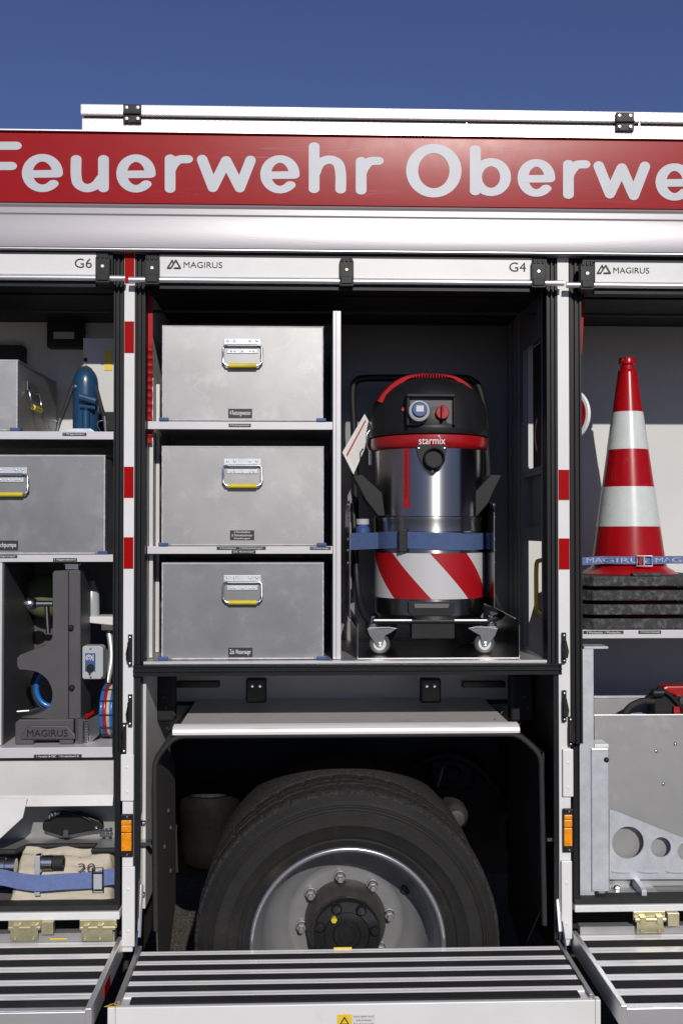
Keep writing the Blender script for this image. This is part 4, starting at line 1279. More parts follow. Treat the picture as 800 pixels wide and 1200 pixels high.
mb.build('hinge_spring', 'chrome', H)
MB().pprism([(96, 842), (110, 832), (110, 836), (97, 846)], .12, .14).build('warning_strip', 'reflred', H)
# added dark sheets: the compartment's shade is put into their colour
MB().box(X(3.4, .05), xL1 - .004, .42, .43, zl3 + .001, Z(659, .05)).build('shade_backing', 'grey', T)
MB().box(X(3.4, .05), X(3.4, .05) + .003, .06, .419, zl3 + .001, Z(659, .05)).build('shade_liner', 'grey', T)

# ================================================================== LOWER LEFT POCKET CONTENT
# black moulded tray
zt2 = Z(996, .10, 70)
xt0, xt1 = XL + .02, xL1 - .006
tray = thing('pocket_tray', (X(70, .1), .15, zk), 'black moulded tray with a cut-out front in the lower pocket', 'tray')
q = [(xt0, .215), (xt0, .10), (X(20, .1), .10), (X(33, .13), .155), (X(115, .15), .155), (X(111, .11), .105), (xt1, .105), (xt1, .215)]
mb = MB(); mb.prism(q, zt2 - .010, zt2, 'xy'); mb.build('deck', 'darkalu', tray)
mb = MB(); mb.tube([Vector((a, b, zt2 - .004)) for a, b in q[1:7]], .0085, 8); mb.build('edge', 'rubber', tray, smooth=60)
MB().box(xt0, xt1, .206, .2215, zk + .0005, zt2 - .0105).build('support', 'black', tray)
# white triangular bracket
mb = MB(); mb.pprism([(-40, 934), (32, 936), (27, 958), (0, 983), (-40, 1000)], .010, .016); mb.build('gusset', 'white', T)
# black clamp tool
tl = thing('clamp_tool', (X(85, .17), .17, zt2), 'black folding clamp tool with chrome toggles on the tray', 'tool')
mb = MB(); mb.pprism([(50, 964), (58, 963), (72, 954.5), (92, 953), (116, 962), (120, 967), (120, 972), (100, 975), (74, 980.5), (60, 976), (50, 973)], .165, .195); mb.build('body', 'black', tl, bevel=.003)
mb = MB(); mb.pprism([(74, 980.8), (80, 980.8), (80, 973), (75, 973)], .158, .1645); mb.build('foot', 'grey', tl)
mb = MB(); mb.tube(smooth_path([W(60, 953, .168), W(72, 951.5, .168), W(92, 955, .16), W(107, 962, .16)]), .0045, 7); mb.build('lever', 'black', tl, smooth=60)
mb = MB()
for px_, py_ in ((58, 957), (61, 954.5), (65, 953.5), (69, 952.5), (113, 970), (118, 973), (121, 976), (125, 973), (129, 976), (130, 972)):
    p = W(px_, py_, .160); mb.lathe([(0, -.006), (.005, -.005), (.006, 0), (.005, .005), (0, .006)], (p.x, .16, p.z), random.choice('xyz'), 8)
mb.tube([W(117, 974, .158), W(131, 974.5, .158)], .004, 6); mb.build('toggle', 'chrome', tl)
# folded canvas hose: flat layers with soft folds
hx0, hx1 = X(14, .06), xL1 - .008
nx, ny = 60, 26
verts = []; faces = []
hy0, hy1 = .045, .20
ztop0, ztop1 = Z(1042, .05, 70), Z(989, .15, 70) - .004
for j in range(ny + 1):
    v = j / ny
    for i in range(nx + 1):
        u = i / nx
        x_ = hx0 + (hx1 - hx0) * u; y_ = hy0 + (hy1 - hy0) * v
        h = zk + .006 + (ztop1 - zk - .012) * (1 - (1 - min(1, v * 1.35)) ** 2.2)
        h += .009 * math.sin(v * 34 + 4 * noise.noise(Vector((u * 2.5, v * 2, 1)))) * (.4 + .6 * v)
        h += .010 * noise.noise(Vector((u * 5, v * 3, 5)))
        e = min(u, 1 - u) * 14
        h = zk + .002 + (h - zk) * min(1, e ** .5 if e > 0 else 0)
        h = min(h, zt2 - .015 if y_ > .15 or x_ < X(26, .1) or x_ > X(108, .1) and y_ > .10 else 9)
        verts.append((x_, y_, max(h, zk + .002)))
base = len(verts)
for j in range(ny):
    for i in range(nx):
        a = j * (nx + 1) + i
        faces.append((a, a + 1, a + nx + 2, a + nx + 1))
mb = MB(); mb.add(verts, faces)
hose = thing('canvas_hose', (X(70, .1), .12, zk), 'folded beige canvas fire hose marked 20 in the lower pocket', 'hose')
mb.build('canvas', 'canvas', hose, smooth=80)
mb = MB(); p = W(101, 1018, .05); add_text(mb, '20', p.x, p.z, .038, w=20 * SC(.05), h=9 * SC(.05))
mb.v = [Vector((v.x, .058 + (v.z - p.z) * .55, v.z)) for v in mb.v]; mb.build('number_print', 'sticker', hose)
mb = MB(); c = W(42, 1013, .045)
mb.lathe([(.010, -.03), (.026, -.03), (.028, -.024), (.028, -.014), (.022, -.012), (.022, .02), (.010, .022)], (c.x + .028, .062, c.z), 'x', 20)
cp = mb.build('coupling', 'chrome', hose, smooth=35)
MB().lathe([(.008, .0), (.021, 0), (.021, .03), (.008, .03)], (c.x + .05, .062, c.z), 'x', 18).build('coupling_seal', 'rubber', hose)
mb = MB(); c = W(3, 1016, .06); mb.lathe([(.0, -.05), (.028, -.05), (.028, .0), (.024, .002), (.024, .03), (0, .03)], (c.x + .01, .065, c.z), 'x', 20)
o_ = mb.build('pipe_coupling', 'chrome', None, smooth=35); tag(o_, 'chromed pipe coupling beside the folded canvas hose', 'coupling')
# blue strap across the pocket
ysb = .025
bs = thing('lashing_strap', (X(70, ysb), ysb, zk), 'blue lashing strap with wire buckle across the lower pocket', 'strap')
pts = [(W(-150, 1024, ysb)), W(-40, 1026, ysb), W(0, 1028, ysb), W(20, 1032, ysb - .008), W(45, 1035, ysb - .012), W(70, 1033.5, ysb - .008), W(108, 1031.5, ysb), W(122, 1028.5, ysb), W(137, 1027, ysb + .004)]
mb = MB(); mb.ribbon(smooth_path(pts, 5), (0, 0, 9.2 * SC(ysb)), (0, .002, 0)); mb.build('webbing', 'ltblue', bs, smooth=50)
def rectloop(px0, py0, px1, py1, y): return [W(px0, py0, y), W(px1, py0, y), W(px1, py1, y), W(px0, py1, y)]
mb = MB(); mb.tube(rectloop(108.5, 1017, 121, 1044, ysb - .006), .0022, 6, True); mb.tube([W(108, 1023, ysb - .008), W(121.5, 1023, ysb - .008)], .0022, 6); mb.build('buckle', 'black', bs)
MB().pbox(110, 1024.5, 119.5, 1042, ysb - .007, ysb - .003).build('buckle_plate', 'ltgrey', bs)
MB().pbox(40.5, 1003, 47, 1050, ysb + .006, ysb + .009).build('strap_anchor', 'galv', T, bevel=.001)

# ================================================================== RED WEBBING BY THE LEFT GUIDE RAIL
mb = MB(); pts = []
for i in range(60):
    py = 342 + i * 3.0
    yy = .075 + (0 if py < 404 else .008 * math.sin(i * 2.1))
    pts.append(W(174.5 + (0 if py < 404 else .5 * math.sin(i * 1.3)) - .02 * max(0, i - 20), py, yy))
rs_ = MB(); rs_.ribbon(pts, (4.6 * SC(.07), 0, 0), (0, .003, 0))
o_ = rs_.build('red_strap', 'webred', None, smooth=60); tag(o_, 'red shutter pull strap, gathered below, beside the aluminium boxes', 'strap')
mb = MB(); pts = [W(682, 344, .075), W(682.5, 380, .075), W(681, 418, .078)]
mb.add([W(676, 344, .075), W(684.5, 344, .075), W(681.5, 414, .075), W(676, 418, .075), W(676, 344, .078), W(684.5, 344, .078), W(681.5, 414, .078), W(676, 418, .078)], [(0, 1, 2, 3), (7, 6, 5, 4), (0, 4, 5, 1), (1, 5, 6, 2), (2, 6, 7, 3), (3, 7, 4, 0)])
o_ = mb.build('red_strap', 'webred', None); tag(o_, 'red pull strap hanging in the locker with the traffic cone', 'strap')

# ================================================================== WET VACUUM
yv = .30
s_ = SC(yv)
vx = X(502.5, yv, 620)
vz0 = zfl + .004
V = thing('wet_vacuum', (vx, yv, vz0), 'steel wet vacuum cleaner with black and red motor head', 'vacuum cleaner')
zv = lambda q: Z(q, yv, 502)
zf2 = lambda q: Z(q, yv - .183, 502)
rd = .183
mb = MB()
mb.lathe([(0, zf2(727)), (rd * .93, zf2(727)), (rd * .985, zf2(722)), (rd * .99, zf2(704)), (rd * 1.0, zf2(702)), (rd, zf2(648)), (rd, zf2(628)), (rd * 1.015, zf2(626.5)), (rd * 1.015, zf2(624)), (rd, zf2(622.5)), (rd, zf2(611)), (rd * 1.012, zf2(609)), (rd * 1.012, zf2(606)), (rd * .985, zf2(604.5)), (rd * .985, zf2(523)), (0, zf2(523))], (vx, yv, 0), 'z', 72)
drum = mb.build('drum', 'drum', V, smooth=30)
# hazard foil around the front
mb = MB(); n = 48; rr_ = rd + .0012
z0_, z1_ = zf2(702.5), zf2(648.5)
for j, zz in enumerate((z0_, z1_)):
    for i in range(n + 1):
        a = R(180 + 4 + 172 * i / n)
        mb.v.append(Vector((vx + rr_ * math.cos(a), yv + rr_ * math.sin(a), zz)))
        mb.uv[len(mb.v) - 1] = (rr_ * R(172) * i / n, zz - z0_)
for i in range(n):
    mb.f.append([i, i + 1, n + 2 + i, n + 1 + i]); mb.mi.append(0)
mb.build('hazard_foil', 'hazard', V, smooth=60)
# red tape strip, handwritten
def on_drum(px, py, dr=0.0):
    d = ray(px, py)
    o = CAM - Vector((vx, yv, 0))
    a = d.x ** 2 + d.y ** 2; b = 2 * (o.x * d.x + o.y * d.y); c = o.x ** 2 + o.y ** 2 - (rd * .985 + dr) ** 2
    t_ = (-b - math.sqrt(max(0, b * b - 4 * a * c))) / (2 * a)
    return CAM + d * t_
mb = MB(); vs_ = []
for j in range(2):
    py = (524.5, 595.5)[j]
    for i in range(5): vs_.append(on_drum(472.3 + 1.85 * i, py, .001))
mb.add(vs_, [(i, i + 1, 6 + i, 5 + i) for i in range(4)]); mb.build('red_tape', 'redpl', V)
mb = MB(); pts = []
for i in range(70):
    py = 528 + i * .8
    pts.append(on_drum(475.6 + 1.5 * math.sin(i * 1.9) * math.cos(i * .43), py, .0024))
mb.tube(pts, .0007, 4); mb.build('handwriting', 'ink', V)
# motor head
hcx, hcy = vx, yv
head_w = 70 * s_
prof = [(rd * .96, zf2(521)), (rd * 1.02, zf2(508.6)), (rd * 1.07, zf2(507.5)), (rd * 1.085, zf2(502)), (rd * 1.08, zf2(498)), (rd * 1.055, zf2(496)), (rd * 1.045, zv(486)), (rd * 1.01, zv(476)), (rd * .95, zv(467)), (rd * .86, zv(460)), (rd * .74, zv(453.5)), (rd * .58, zv(448.5)), (rd * .35, zv(445.5)), (0, zv(444.5))]
mb = MB(); mb.lathe(prof, (vx, yv, 0), 'z', 64); mb.build('motor_head', 'black', V, smooth=40)
mb = MB(); mb.lathe([(rd * .98, zf2(525)), (rd * 1.045, zf2(522.5)), (rd * 1.06, zf2(517)), (rd * 1.055, zf2(509.5)), (rd * 1.0, zf2(508))], (vx, yv, 0), 'z', 64)
mb.build('red_ring', 'redpl', V, smooth=50)
def on_cyl(px, py, r):
    d = ray(px, py); o = CAM - Vector((vx, yv, 0))
    a = d.x ** 2 + d.y ** 2; b = 2 * (o.x * d.x + o.y * d.y); c = o.x ** 2 + o.y ** 2 - r * r
    return CAM + d * ((-b - math.sqrt(max(0, b * b - 4 * a * c))) / (2 * a))
mb = MB(); p = on_cyl(506, 516.5, rd * 1.06)
add_text(mb, 'starmix', p.x, p.z, p.y, w=31 * SC(p.y), h=8.2 * SC(p.y))
yf_ = lambda x: yv - math.sqrt(max(0, (rd * 1.062) ** 2 - (x - vx) ** 2)) - .0012
mb.v = [Vector((v.x, yf_(v.x), v.z)) for v in mb.v]; mb.build('brand_lettering', 'txt', V)
mb = MB(); p = on_cyl(514, 511, rd * 1.06)
for k in range(3): mb.tube([(p.x + .004 * math.cos(R(60 * k)), p.y - .0014, p.z + .004 * math.sin(R(60 * k))), (p.x - .004 * math.cos(R(60 * k)), p.y - .0014, p.z - .004 * math.sin(R(60 * k)))], .0007, 4)
mb.build('brand_star', 'txt', V)
# red top cover arching over the head
mb = MB()
arc_px = [(440, 472), (446, 463), (454, 454.5), (464, 447), (478, 441.5), (502, 439.8), (525, 441.5), (538, 446), (548, 454), (554, 463), (558, 472)]
zc0 = zv(490)
pts2 = [(W(a, b, yv - .03).x, W(a, b, yv - .03).z) for a, b in smooth_path2(arc_px, 4)]
vs_ = []
for (x_, z_) in pts2:
    dx, dz = x_ - vx, z_ - zv(500)
    l = math.hypot(dx, dz); k = .016 / l
    tt = min(1, abs(dx) / .13); q0_ = .35 + 1.5 * tt * tt * (1.25 - tt * .6)
    for yy, q in ((yv - .088, q0_), (yv - .085, .25), (yv - .06, -.1), (yv + .05, -.12), (yv + .07, .9)):
        vs_.append((x_ - dx * k * q, yy, z_ - dz * k * q))
fs_ = []
for i in range(len(pts2) - 1):
    for k in range(4): fs_.append((i * 5 + k, i * 5 + k + 1, i * 5 + 6 + k, i * 5 + 5 + k))
mb.add(vs_, fs_); mb.build('top_cover', 'redmatte', V, smooth=45)
mb = MB()
for i in range(14):
    px_ = 480 + i * 3.3
    p = W(px_, 442.3, yv - .06)
    mb.box(p.x - .0018, p.x + .0018, yv - .088, yv - .05, p.z - .005, p.z + .005)
mb.build('vent_rib', 'redmatte', V)
# control recess
yp = on_cyl(505, 480, rd * 1.04).y - .012
mb = MB()
fr_ = .006
def pb(a, b, c, d, y0, y1): mb.pbox(a, b, c, d, y0, y1)
pb(476, 461, 534, 465.5, yp - .006, yp + .05); pb(476, 465.5, 480, 499, yp - .002, yp + .05); pb(530.5, 465.5, 534, 499, yp - .002, yp + .05)
mb.build('panel_hood', 'black', V, bevel=.004)
MB().pbox(480, 465.5, 530.5, 498.5, yp + .012, yp + .03).build('control_panel', 'grey', V)
p = W(491, 481.5, yp - .02)
mb = MB(); mb.lathe([(0, -.026), (.026, -.026), (.0325, -.022), (.034, -.008), (.032, .0), (.032, .03)], (p.x, yp, p.z), 'y', 28)
sk = mb.build('power_socket', 'ltgrey', V, smooth=35)
MB().lathe([(0, -.034), (.021, -.034), (.024, -.030), (.0245, -.0262)], (p.x, yp, p.z + .003), 'y', 24).build('socket_lid', 'bluepl', sk, smooth=35)
MB().box(p.x - .011, p.x + .012, yp - .0355, yp - .0345, p.z - .004, p.z + .015).build('socket_label', 'paper', sk)
p = W(518, 483.5, yp)
mb = MB(); mb.lathe([(0, -.004), (.0195, -.004), (.022, 0), (.022, .012)], (p.x, yp, p.z), 'y', 24); mb.box(p.x - .0042, p.x + .0042, yp - .022, yp - .003, p.z - .021, p.z + .023)
mb.build('rotary_switch', 'redpl', V, bevel=.001)
MB().box(p.x - .001, p.x + .001, yp - .0235, yp - .0222, p.z + .0, p.z + .021).build('switch_mark', 'black', V)
p = on_cyl(472.5, 480, rd * 1.045)
MB().lathe([(0, -.004), (.006, -.004), (.008, 0)], (p.x, p.y, p.z), 'y', 16).build('round_badge', 'redpl', V)
# inlet
yi = on_drum(506, 540).y - .001
mb = MB()
pl_ = [(487, 523), (491, 521.5), (520, 521.5), (523.5, 523), (521, 535), (514, 550), (508, 555.5), (504, 555.5), (496, 549), (489.5, 535)]
outer = [(W(a, b, yi).x, W(a, b, yi).z) for a, b in pl_]
ic = W(507.5, 537.5, yi)
holed_plate(mb, outer, [circ(ic.x, ic.z, .031)], yi - .010, .03)
fl_ = mb.build('inlet_flange', 'black', V, bevel=.0015)
MB().lathe([(.034, .012), (.034, -.026), (.031, -.028), (.028, -.026), (.028, .010)], (ic.x, yi, ic.z), 'y', 28).build('inlet_collar', 'black', fl_, smooth=40)
MB().lathe([(0, .006), (.028, .006)], (ic.x, yi - .020, ic.z), 'y', 28).build('inlet_dark_disc', 'black', fl_)  # black disc added for the dark inside of the open inlet
mb = MB()
for a, b in ((490.5, 525.5), (520.5, 525.5), (506.5, 552)): mb.rivet(a, b, yi - .010, .0045, .002)
mb.build('screw', 'chrome', fl_)
# clips beside the head
for sx, px_ in ((-1, 431), (1, 566)):
    mb = MB(); q = [(px_, 506), (px_ - sx * -1.5, 512), (px_ - sx * -1, 522), (px_ - sx * 2, 530)]
    mb.tube([W(px_ - sx * 2, 504, yv - .03), W(px_ + sx * 1.5, 509, yv - .035), W(px_ + sx * 1.5, 522, yv - .035), W(px_ - sx * 2, 529, yv - .03)], .0028, 8)
    mb.tube([W(px_ - sx * 3, 528, yv - .04), W(px_ - sx * 3, 545, yv - .035)], .006, 6)
    mb.build('head_clip', 'chrome', V, smooth=60)
# side wings
for q in ([(413, 558), (424, 556), (448, 578), (451, 605), (443, 605), (428, 586), (420, 570)], [(588, 557), (575, 556), (555, 578), (549.5, 605), (559, 605), (572, 590), (580, 572)]):
    MB().pprism(q, .185, .30).build('side_wing', 'black', V, bevel=.003)
# push handle behind
hy_ = .42
hp = [W(416, 700, hy_), W(416, 560, hy_), W(414.5, 500, hy_), W(413, 462, hy_), W(416, 448, hy_), W(428, 443.5, hy_), W(470, 443, hy_), W(535, 443, hy_), W(552, 446, hy_), W(562, 458, hy_), W(569, 500, hy_), W(570, 560, hy_), W(570, 700, hy_)]
mb = MB(); mb.tube(smooth_path(hp, 5), .0125, 10); mb.build('push_handle', 'black', V, smooth=60)
mb = MB(); mb.tube(smooth_path([W(552, 470, .36), W(563, 490, .35), W(570, 530, .34), W(571, 570, .34), W(566, 600, .33)], 6), .009, 8); mb.build('power_cable', 'rubber', V, smooth=60)
# trolley
mb = MB()
mb.tube(smooth_path([W(414, 590, .33), W(416, 640, .30), W(419, 690, .25), W(424, 715, .20), W(432, 727, .16), W(446, 730, .14)], 5), .0105, 8)
mb.tube(smooth_path([W(578, 590, .33), W(572, 650, .30), W(574, 680, .25), W(584, 712, .20), W(586, 722, .16), W(560, 730, .14)], 5), .0105, 8)
mb.tube([W(436, 728, .14), W(572, 728, .14)], .010, 8)
tro = mb.build('trolley_frame', 'black', V, smooth=60)
MB().cyl(W(438, 727, .128), W(482, 727, .128), .004, 8).build('cross_rod', 'chrome', tro)
MB().cyl(W(532, 727, .128), W(570, 727, .128), .004, 8).build('cross_rod', 'chrome', tro)
MB().pbox(482, 728, 532.5, 748.5, .135, .19).build('ballast_box', 'black', V, bevel=.002)
for px_ in (448, 552):
    mb = MB(); mb.cyl((X(px_, .4), .45, zfl + .06), (X(px_, .4), .48, zfl + .06), .055, 20); mb.build('rear_wheel', 'rubber', V, bevel=.006)
# carrying recess in the drum foot
yg_ = on_drum(505, 713).y
mb = MB(); mb.pprism([(478, 705), (532, 705), (532, 718), (528, 722), (482, 722), (478, 718)], yg_ - .004, yg_ + .03); gb = mb.build('grip_bezel', 'black', V, bevel=.002)
MB().pprism([(485, 707.5), (526, 707.5), (525, 712.5), (486, 712.5)], yg_ - .0065, yg_ - .0045).build('grip_inset', 'steel', gb)
# castors
for px_, sg in ((444.5, 1), (567, -1)):
    yk = .15
    rw_ = 12.0 * SC(yk)
    c = W(px_, 757, yk); zc_ = vz0 + rw_ + .0003
    cas = MB()
    cas.lathe([(rw_ * .62, -.010), (rw_ * .86, -.012), (rw_, -.008), (rw_, .008), (rw_ * .86, .012), (rw_ * .62, .010)], (c.x, yk, zc_), 'y', 26)
    ca = cas.build('castor', 'grey', V, smooth=40)
    MB().lathe([(0, -.013), (.008, -.013), (.010, -.009), (rw_ * .6, -.009), (rw_ * .63, -.0105), (rw_ * .63, .0105)], (c.x, yk, zc_), 'y', 24).build('wheel_core', 'conewhite', ca, smooth=40)
    mb = MB(); u = SC(yk)
    ct = zc_ + 18 * u
    mb.prism([(c.x - sg * 15 * u, ct), (c.x + sg * 14 * u, ct + .004), (c.x + sg * 20 * u, ct + .001), (c.x + sg * 12 * u, ct - 5 * u), (c.x + sg * 6 * u, ct - 8 * u), (c.x + sg * 3 * u, zc_ - 2 * u), (c.x - sg * 3 * u, zc_ - 2 * u), (c.x - sg * 12 * u, ct - 8 * u)], yk - .019, yk - .015)
    mb.prism([(c.x - sg * 15 * u, ct), (c.x + sg * 14 * u, ct + .004), (c.x + sg * 6 * u, ct - 8 * u), (c.x + sg * 3 * u, zc_ - 2 * u), (c.x - sg * 3 * u, zc_ - 2 * u), (c.x - sg * 12 * u, ct - 8 * u)], yk + .015, yk + .019)
    mb.box(c.x - 13 * u, c.x + 13 * u, yk - .019, yk + .019, ct, ct + .005)
    mb.lathe([(0, 0), (.018, 0), (.018, .010), (.011, .012), (.009, .022), (.009, .034), (0, .034)], (c.x - sg * 8 * u, yk, ct + .005), 'z', 16)
    mb.build('castor_fork', 'chrome', ca, bevel=.0008)
    MB().lathe([(0, -.024), (.006, -.023), (.007, -.019)], (c.x, yk, zc_), 'y', 6).build('axle_nut', 'chrome', ca)
# carrier tray
tr_ = thing('steel_carrier', (vx, .28, zfl), 'folded steel carrier tray in which the vacuum cleaner stands', 'tray')
xa, xb2 = X(419, .06), X(606.5, .06)
MB().box(xa, xb2, .05, .56, zfl + .0005, zfl + .0035).build('base_plate', 'steel', tr_)
ztl = Z(727, .06, 420)
MB().prism([(.05, zfl + .003), (.05, ztl - .01), (.06, ztl), (.55, ztl), (.55, zfl + .003)], xa - .002, xa, 'yz').build('side_plate', 'steel', tr_)
MB().prism([(.05, zfl + .003), (.05, ztl - .014), (.064, ztl), (.55, ztl - .01), (.55, zfl + .003)], xb2, xb2 + .002, 'yz').build('side_plate', 'steel', tr_)
xs0, xs1 = X(409.5, .10), X(579, .10)
MB().prism([(.10, ztl - .0), (.10, Z(600, .1)), (.13, Z(586, .1)), (.45, Z(586, .1)), (.45, ztl)], xs0, xs0 + .002, 'yz').build('side_arm', 'steel', tr_)
MB().prism([(.10, Z(712, .1)), (.10, Z(600, .1)), (.13, Z(588, .1)), (.45, Z(588, .1)), (.45, Z(712, .1))], xs1 - .002, xs1, 'yz').build('side_arm', 'steel', tr_)
mb = MB(); mb.prism([(xs0, ztl), (xs0 + .002, ztl), (xa, ztl - .03), (xa - .002, ztl - .03)], .07, .45); mb.build('side_step', 'steel', tr_)
mb = MB(); mb.prism([(xs1 - .002, Z(712, .1)), (xs1, Z(712, .1)), (xb2 + .001, ztl + .001), (xb2 - .001, ztl - .001)], .10, .45); mb.build('side_step', 'steel', tr_)
mb = MB()
for q in range(5):
    for sx_, d in ((xs0, -1), (xs1, 1)):
        zz = Z((592, 606, 632, 645, 660)[q], .11)
        mb.lathe([(0, d * .008), (.004, d * .007), (.005, d * .002), (.005, 0)], (sx_ + (.0 if d < 0 else 0), .125, zz), 'x', 8)
mb.build('side_bolt', 'chrome', tr_)
# blue strap round the drum
bsx = thing('lashing_strap', (vx, .1, zfl), 'dark blue lashing strap around the steel vacuum drum', 'strap')
zs0 = zf2(634)
pts = [Vector((xs0 - .003, .13, zs0 - .002))]
for i in range(25):
    a = R(180 + 22 + 136 * i / 24)
    pts.append(Vector((vx + (rd + .006) * math.cos(a), yv + (rd + .006) * math.sin(a), zs0 + .003 * math.sin(i * .26))))
pts.append(Vector((xs1 + .003, .13, zs0 - .002)))
mb = MB(); mb.ribbon(pts, (0, 0, 9.3 * s_), (0, .0022, 0)); mb.build('webbing', 'blue', bsx, smooth=50)
p = on_cyl(471.5, 633.5, rd + .008)
mb = MB(); mb.box(p.x - .014, p.x + .014, p.y - .010, p.y + .004, p.z - .037, p.z + .037); mb.build('buckle', 'black', bsx, bevel=.003)
# paper tag
q = [W(401, 530, .36), W(427, 485, .385), W(437, 503, .385), W(414, 556, .36)]
mb = MB(); mb.add(q + [v + Vector((.0005, .0012, 0)) for v in q], [(0, 1, 2, 3), (7, 6, 5, 4), (0, 4, 5, 1), (1, 5, 6, 2), (2, 6, 7, 3), (3, 7, 4, 0)])
pt = mb.build('paper_tag', 'paper', None); tag(pt, 'white paper tag tied to the left of the vacuum head', 'tag')
mb = MB()
def qp(u, v): return (q[0].lerp(q[1], u)).lerp(q[3].lerp(q[2], u), v) + Vector((0, -.0008, 0))
mb.add([qp(.06, .22), qp(.94, .22), qp(.94, .32), qp(.06, .32)], [(0, 1, 2, 3)]); mb.build('red_line', 'redpl', pt)
mb = MB()
for i in range(8):
    v = .42 + i * .06
    mb.add([qp(.1, v), qp(random.uniform(.6, .9), v), qp(.8, v + .015), qp(.1, v + .015)], [(0, 1, 2, 3)])
mb.build('print_line', 'ltgrey', pt)
# small blue flask behind the strap
mb = MB(); c = W(425, 626, .22); mb.lathe([(0, 0), (.024, 0), (.024, .06), (.018, .066), (.018, .072), (0, .072)], (c.x, .235, zv(640)), 'z', 18)
bl = mb.build('small_can', 'bluepl', None, smooth=40); tag(bl, 'small blue can hanging beside the vacuum drum', 'can')
MB().lathe([(0, 0), (.021, 0), (.021, .018), (0, .018)], (c.x, .235, zv(640) + .072), 'z', 18).build('can_cap', 'ltgrey', bl)

# ================================================================== CONES
yk = .28
s_ = SC(yk)
cx_ = X(735, yk, 540)
zc_ = lambda q: Z(q, yk, 735)
base_top = zc_(671)
bw = .205
bh = .0325
pit = (zc_(672) - (zr1 + .0006) - bh) / 3
def cone(k, full):
    z0 = zr1 + .0006 + k * pit
    lab = {3: 'red and white traffic cone, complete body showing, topmost of its stack', 2: 'black cone base, second from the top of the cone stack', 1: 'black cone base, third from the top of the cone stack', 0: 'black cone base resting on the shelf under the cone stack'}[k]
    root = thing('traffic_cone', (cx_, yk, z0), lab, 'traffic cone', 'stacked traffic cones')
    mb = MB()
    rnd_ = random.Random(k)
    ch = .03
    oct_ = [(-bw + ch, -bw), (bw - ch, -bw), (bw, -bw + ch), (bw, bw - ch), (bw - ch, bw), (-bw + ch, bw), (-bw, bw - ch), (-bw, -bw + ch)]
    def mk():
        c = bpy.data.curves.new('p', 'CURVE'); c.dimensions = '2D'; c.fill_mode = 'BOTH'; c.extrude = bh / 2
        for poly in (oct_, circ(0, 0, .128, 32)):
            sp = c.splines.new('POLY'); sp.points.add(len(poly) - 1)
            for q_, (a, b) in zip(sp.points, poly): q_.co = (a, b, 0, 1)
            sp.use_cyclic_u = True
        return c
    vs_, fs_ = curve_pts(mk)
    mb.add([(cx_ + v.x, yk + v.y, z0 + bh / 2 + v.z) for v in vs_], fs_)
    bs_ = mb.build('base_plate', 'plate', root, bevel=.004)
    if k == 3:
        MB().box(cx_ - .05, cx_ + .05, yk - bw - .003, yk - bw + .03, z0 + bh, z0 + bh + .010).build('base_tab', 'plate', bs_, bevel=.003)
    # body sections (outer profile from the photograph)
    dz = (3 - k) * -pit
    def rp(q): return ((11 + (q - 437) * .1425)) * s_
    secs = [('cone_red', 437, 483.5), ('conewhite', 483.5, 527.5), ('cone_red', 527.5, 571), ('conewhite', 571, 617), ('cone_red', 617, 661)]
    for mt_, a, b in secs:
        mb = MB(); n_ = 3
        pr_ = [(rp(a + (b - a) * i / n_), zc_(a + (b - a) * i / n_) + dz) for i in range(n_ + 1)]
        e = .0012 if mt_ == 'conewhite' else 0
        pr_ = [(r_ + e, h_) for r_, h_ in pr_]
        inn = [(r_ - .003 - e, h_) for r_, h_ in reversed(pr_)]
        mb.lathe(pr_ + inn + [pr_[0]], (cx_, yk, 0), 'z', 48)
        mb.build('cone_section' if mt_ != 'conewhite' else 'reflective_sleeve', 'conered' if mt_ != 'conewhite' else 'conewhite', root, smooth=40)
    mb = MB(); mb.lathe([(rp(661), zc_(661) + dz), (rp(661) + .004, zc_(664) + dz), (.150, z0 + bh + .008), (.160, z0 + bh + .0012), (.125, z0 + bh + .0008), (rp(661) - .003, zc_(661) + dz)], (cx_, yk, 0), 'z', 48); mb.build('cone_foot', 'conered', root, smooth=50)
    mb = MB(); mb.lathe([(rp(437), zc_(437) + dz), (11.2 * s_, zc_(435.5) + dz), (10.5 * s_, zc_(434.5) + dz), (8.2 * s_, zc_(433.5) + dz), (8 * s_, zc_(428.5) + dz), (10 * s_, zc_(427) + dz), (10 * s_, zc_(421) + dz), (9.4 * s_, zc_(420) + dz), (6.5 * s_, zc_(420) + dz), (6.2 * s_, zc_(434) + dz), (8 * s_, zc_(437) + dz)], (cx_, yk, 0), 'z', 32)
    mb.build('cone_tip', 'conered', root, smooth=40)
for k in range(4): cone(k, k == 3)
# strap over the cones
yst = yk - bw - .006
cs = thing('printed_strap', (cx_, yst, zr1 + .2), 'light blue strap printed with white lettering across the cone', 'strap')
zst = Z(657.5, yst, 740)
rs2 = .128 + .006
pts = [Vector((xR0 + .004, .10, zst - .004)), Vector((cx_ - .10, yk - rs2 * .86, zst)), ]
pts = [Vector((xR0 + .003, .105, zst - .003))]
for i in range(17):
    a = R(270 - 52 + 104 * i / 16)
    pts.append(Vector((cx_ + rs2 * math.cos(a), yk + rs2 * math.sin(a), zst)))
pts.append(Vector((cx_ + .34, .12, zst + .002)))
mb = MB(); mb.ribbon(pts, (0, 0, 4.6 * SC(.15)), (0, .002, 0)); mb.build('webbing', 'ltblue', cs, smooth=50)
def strap_y(x):
    for a, b in zip(pts, pts[1:]):
        if a.x <= x <= b.x: return a.y + (b.y - a.y) * (x - a.x) / (b.x - a.x)
    return pts[-1].y
mb = MB()
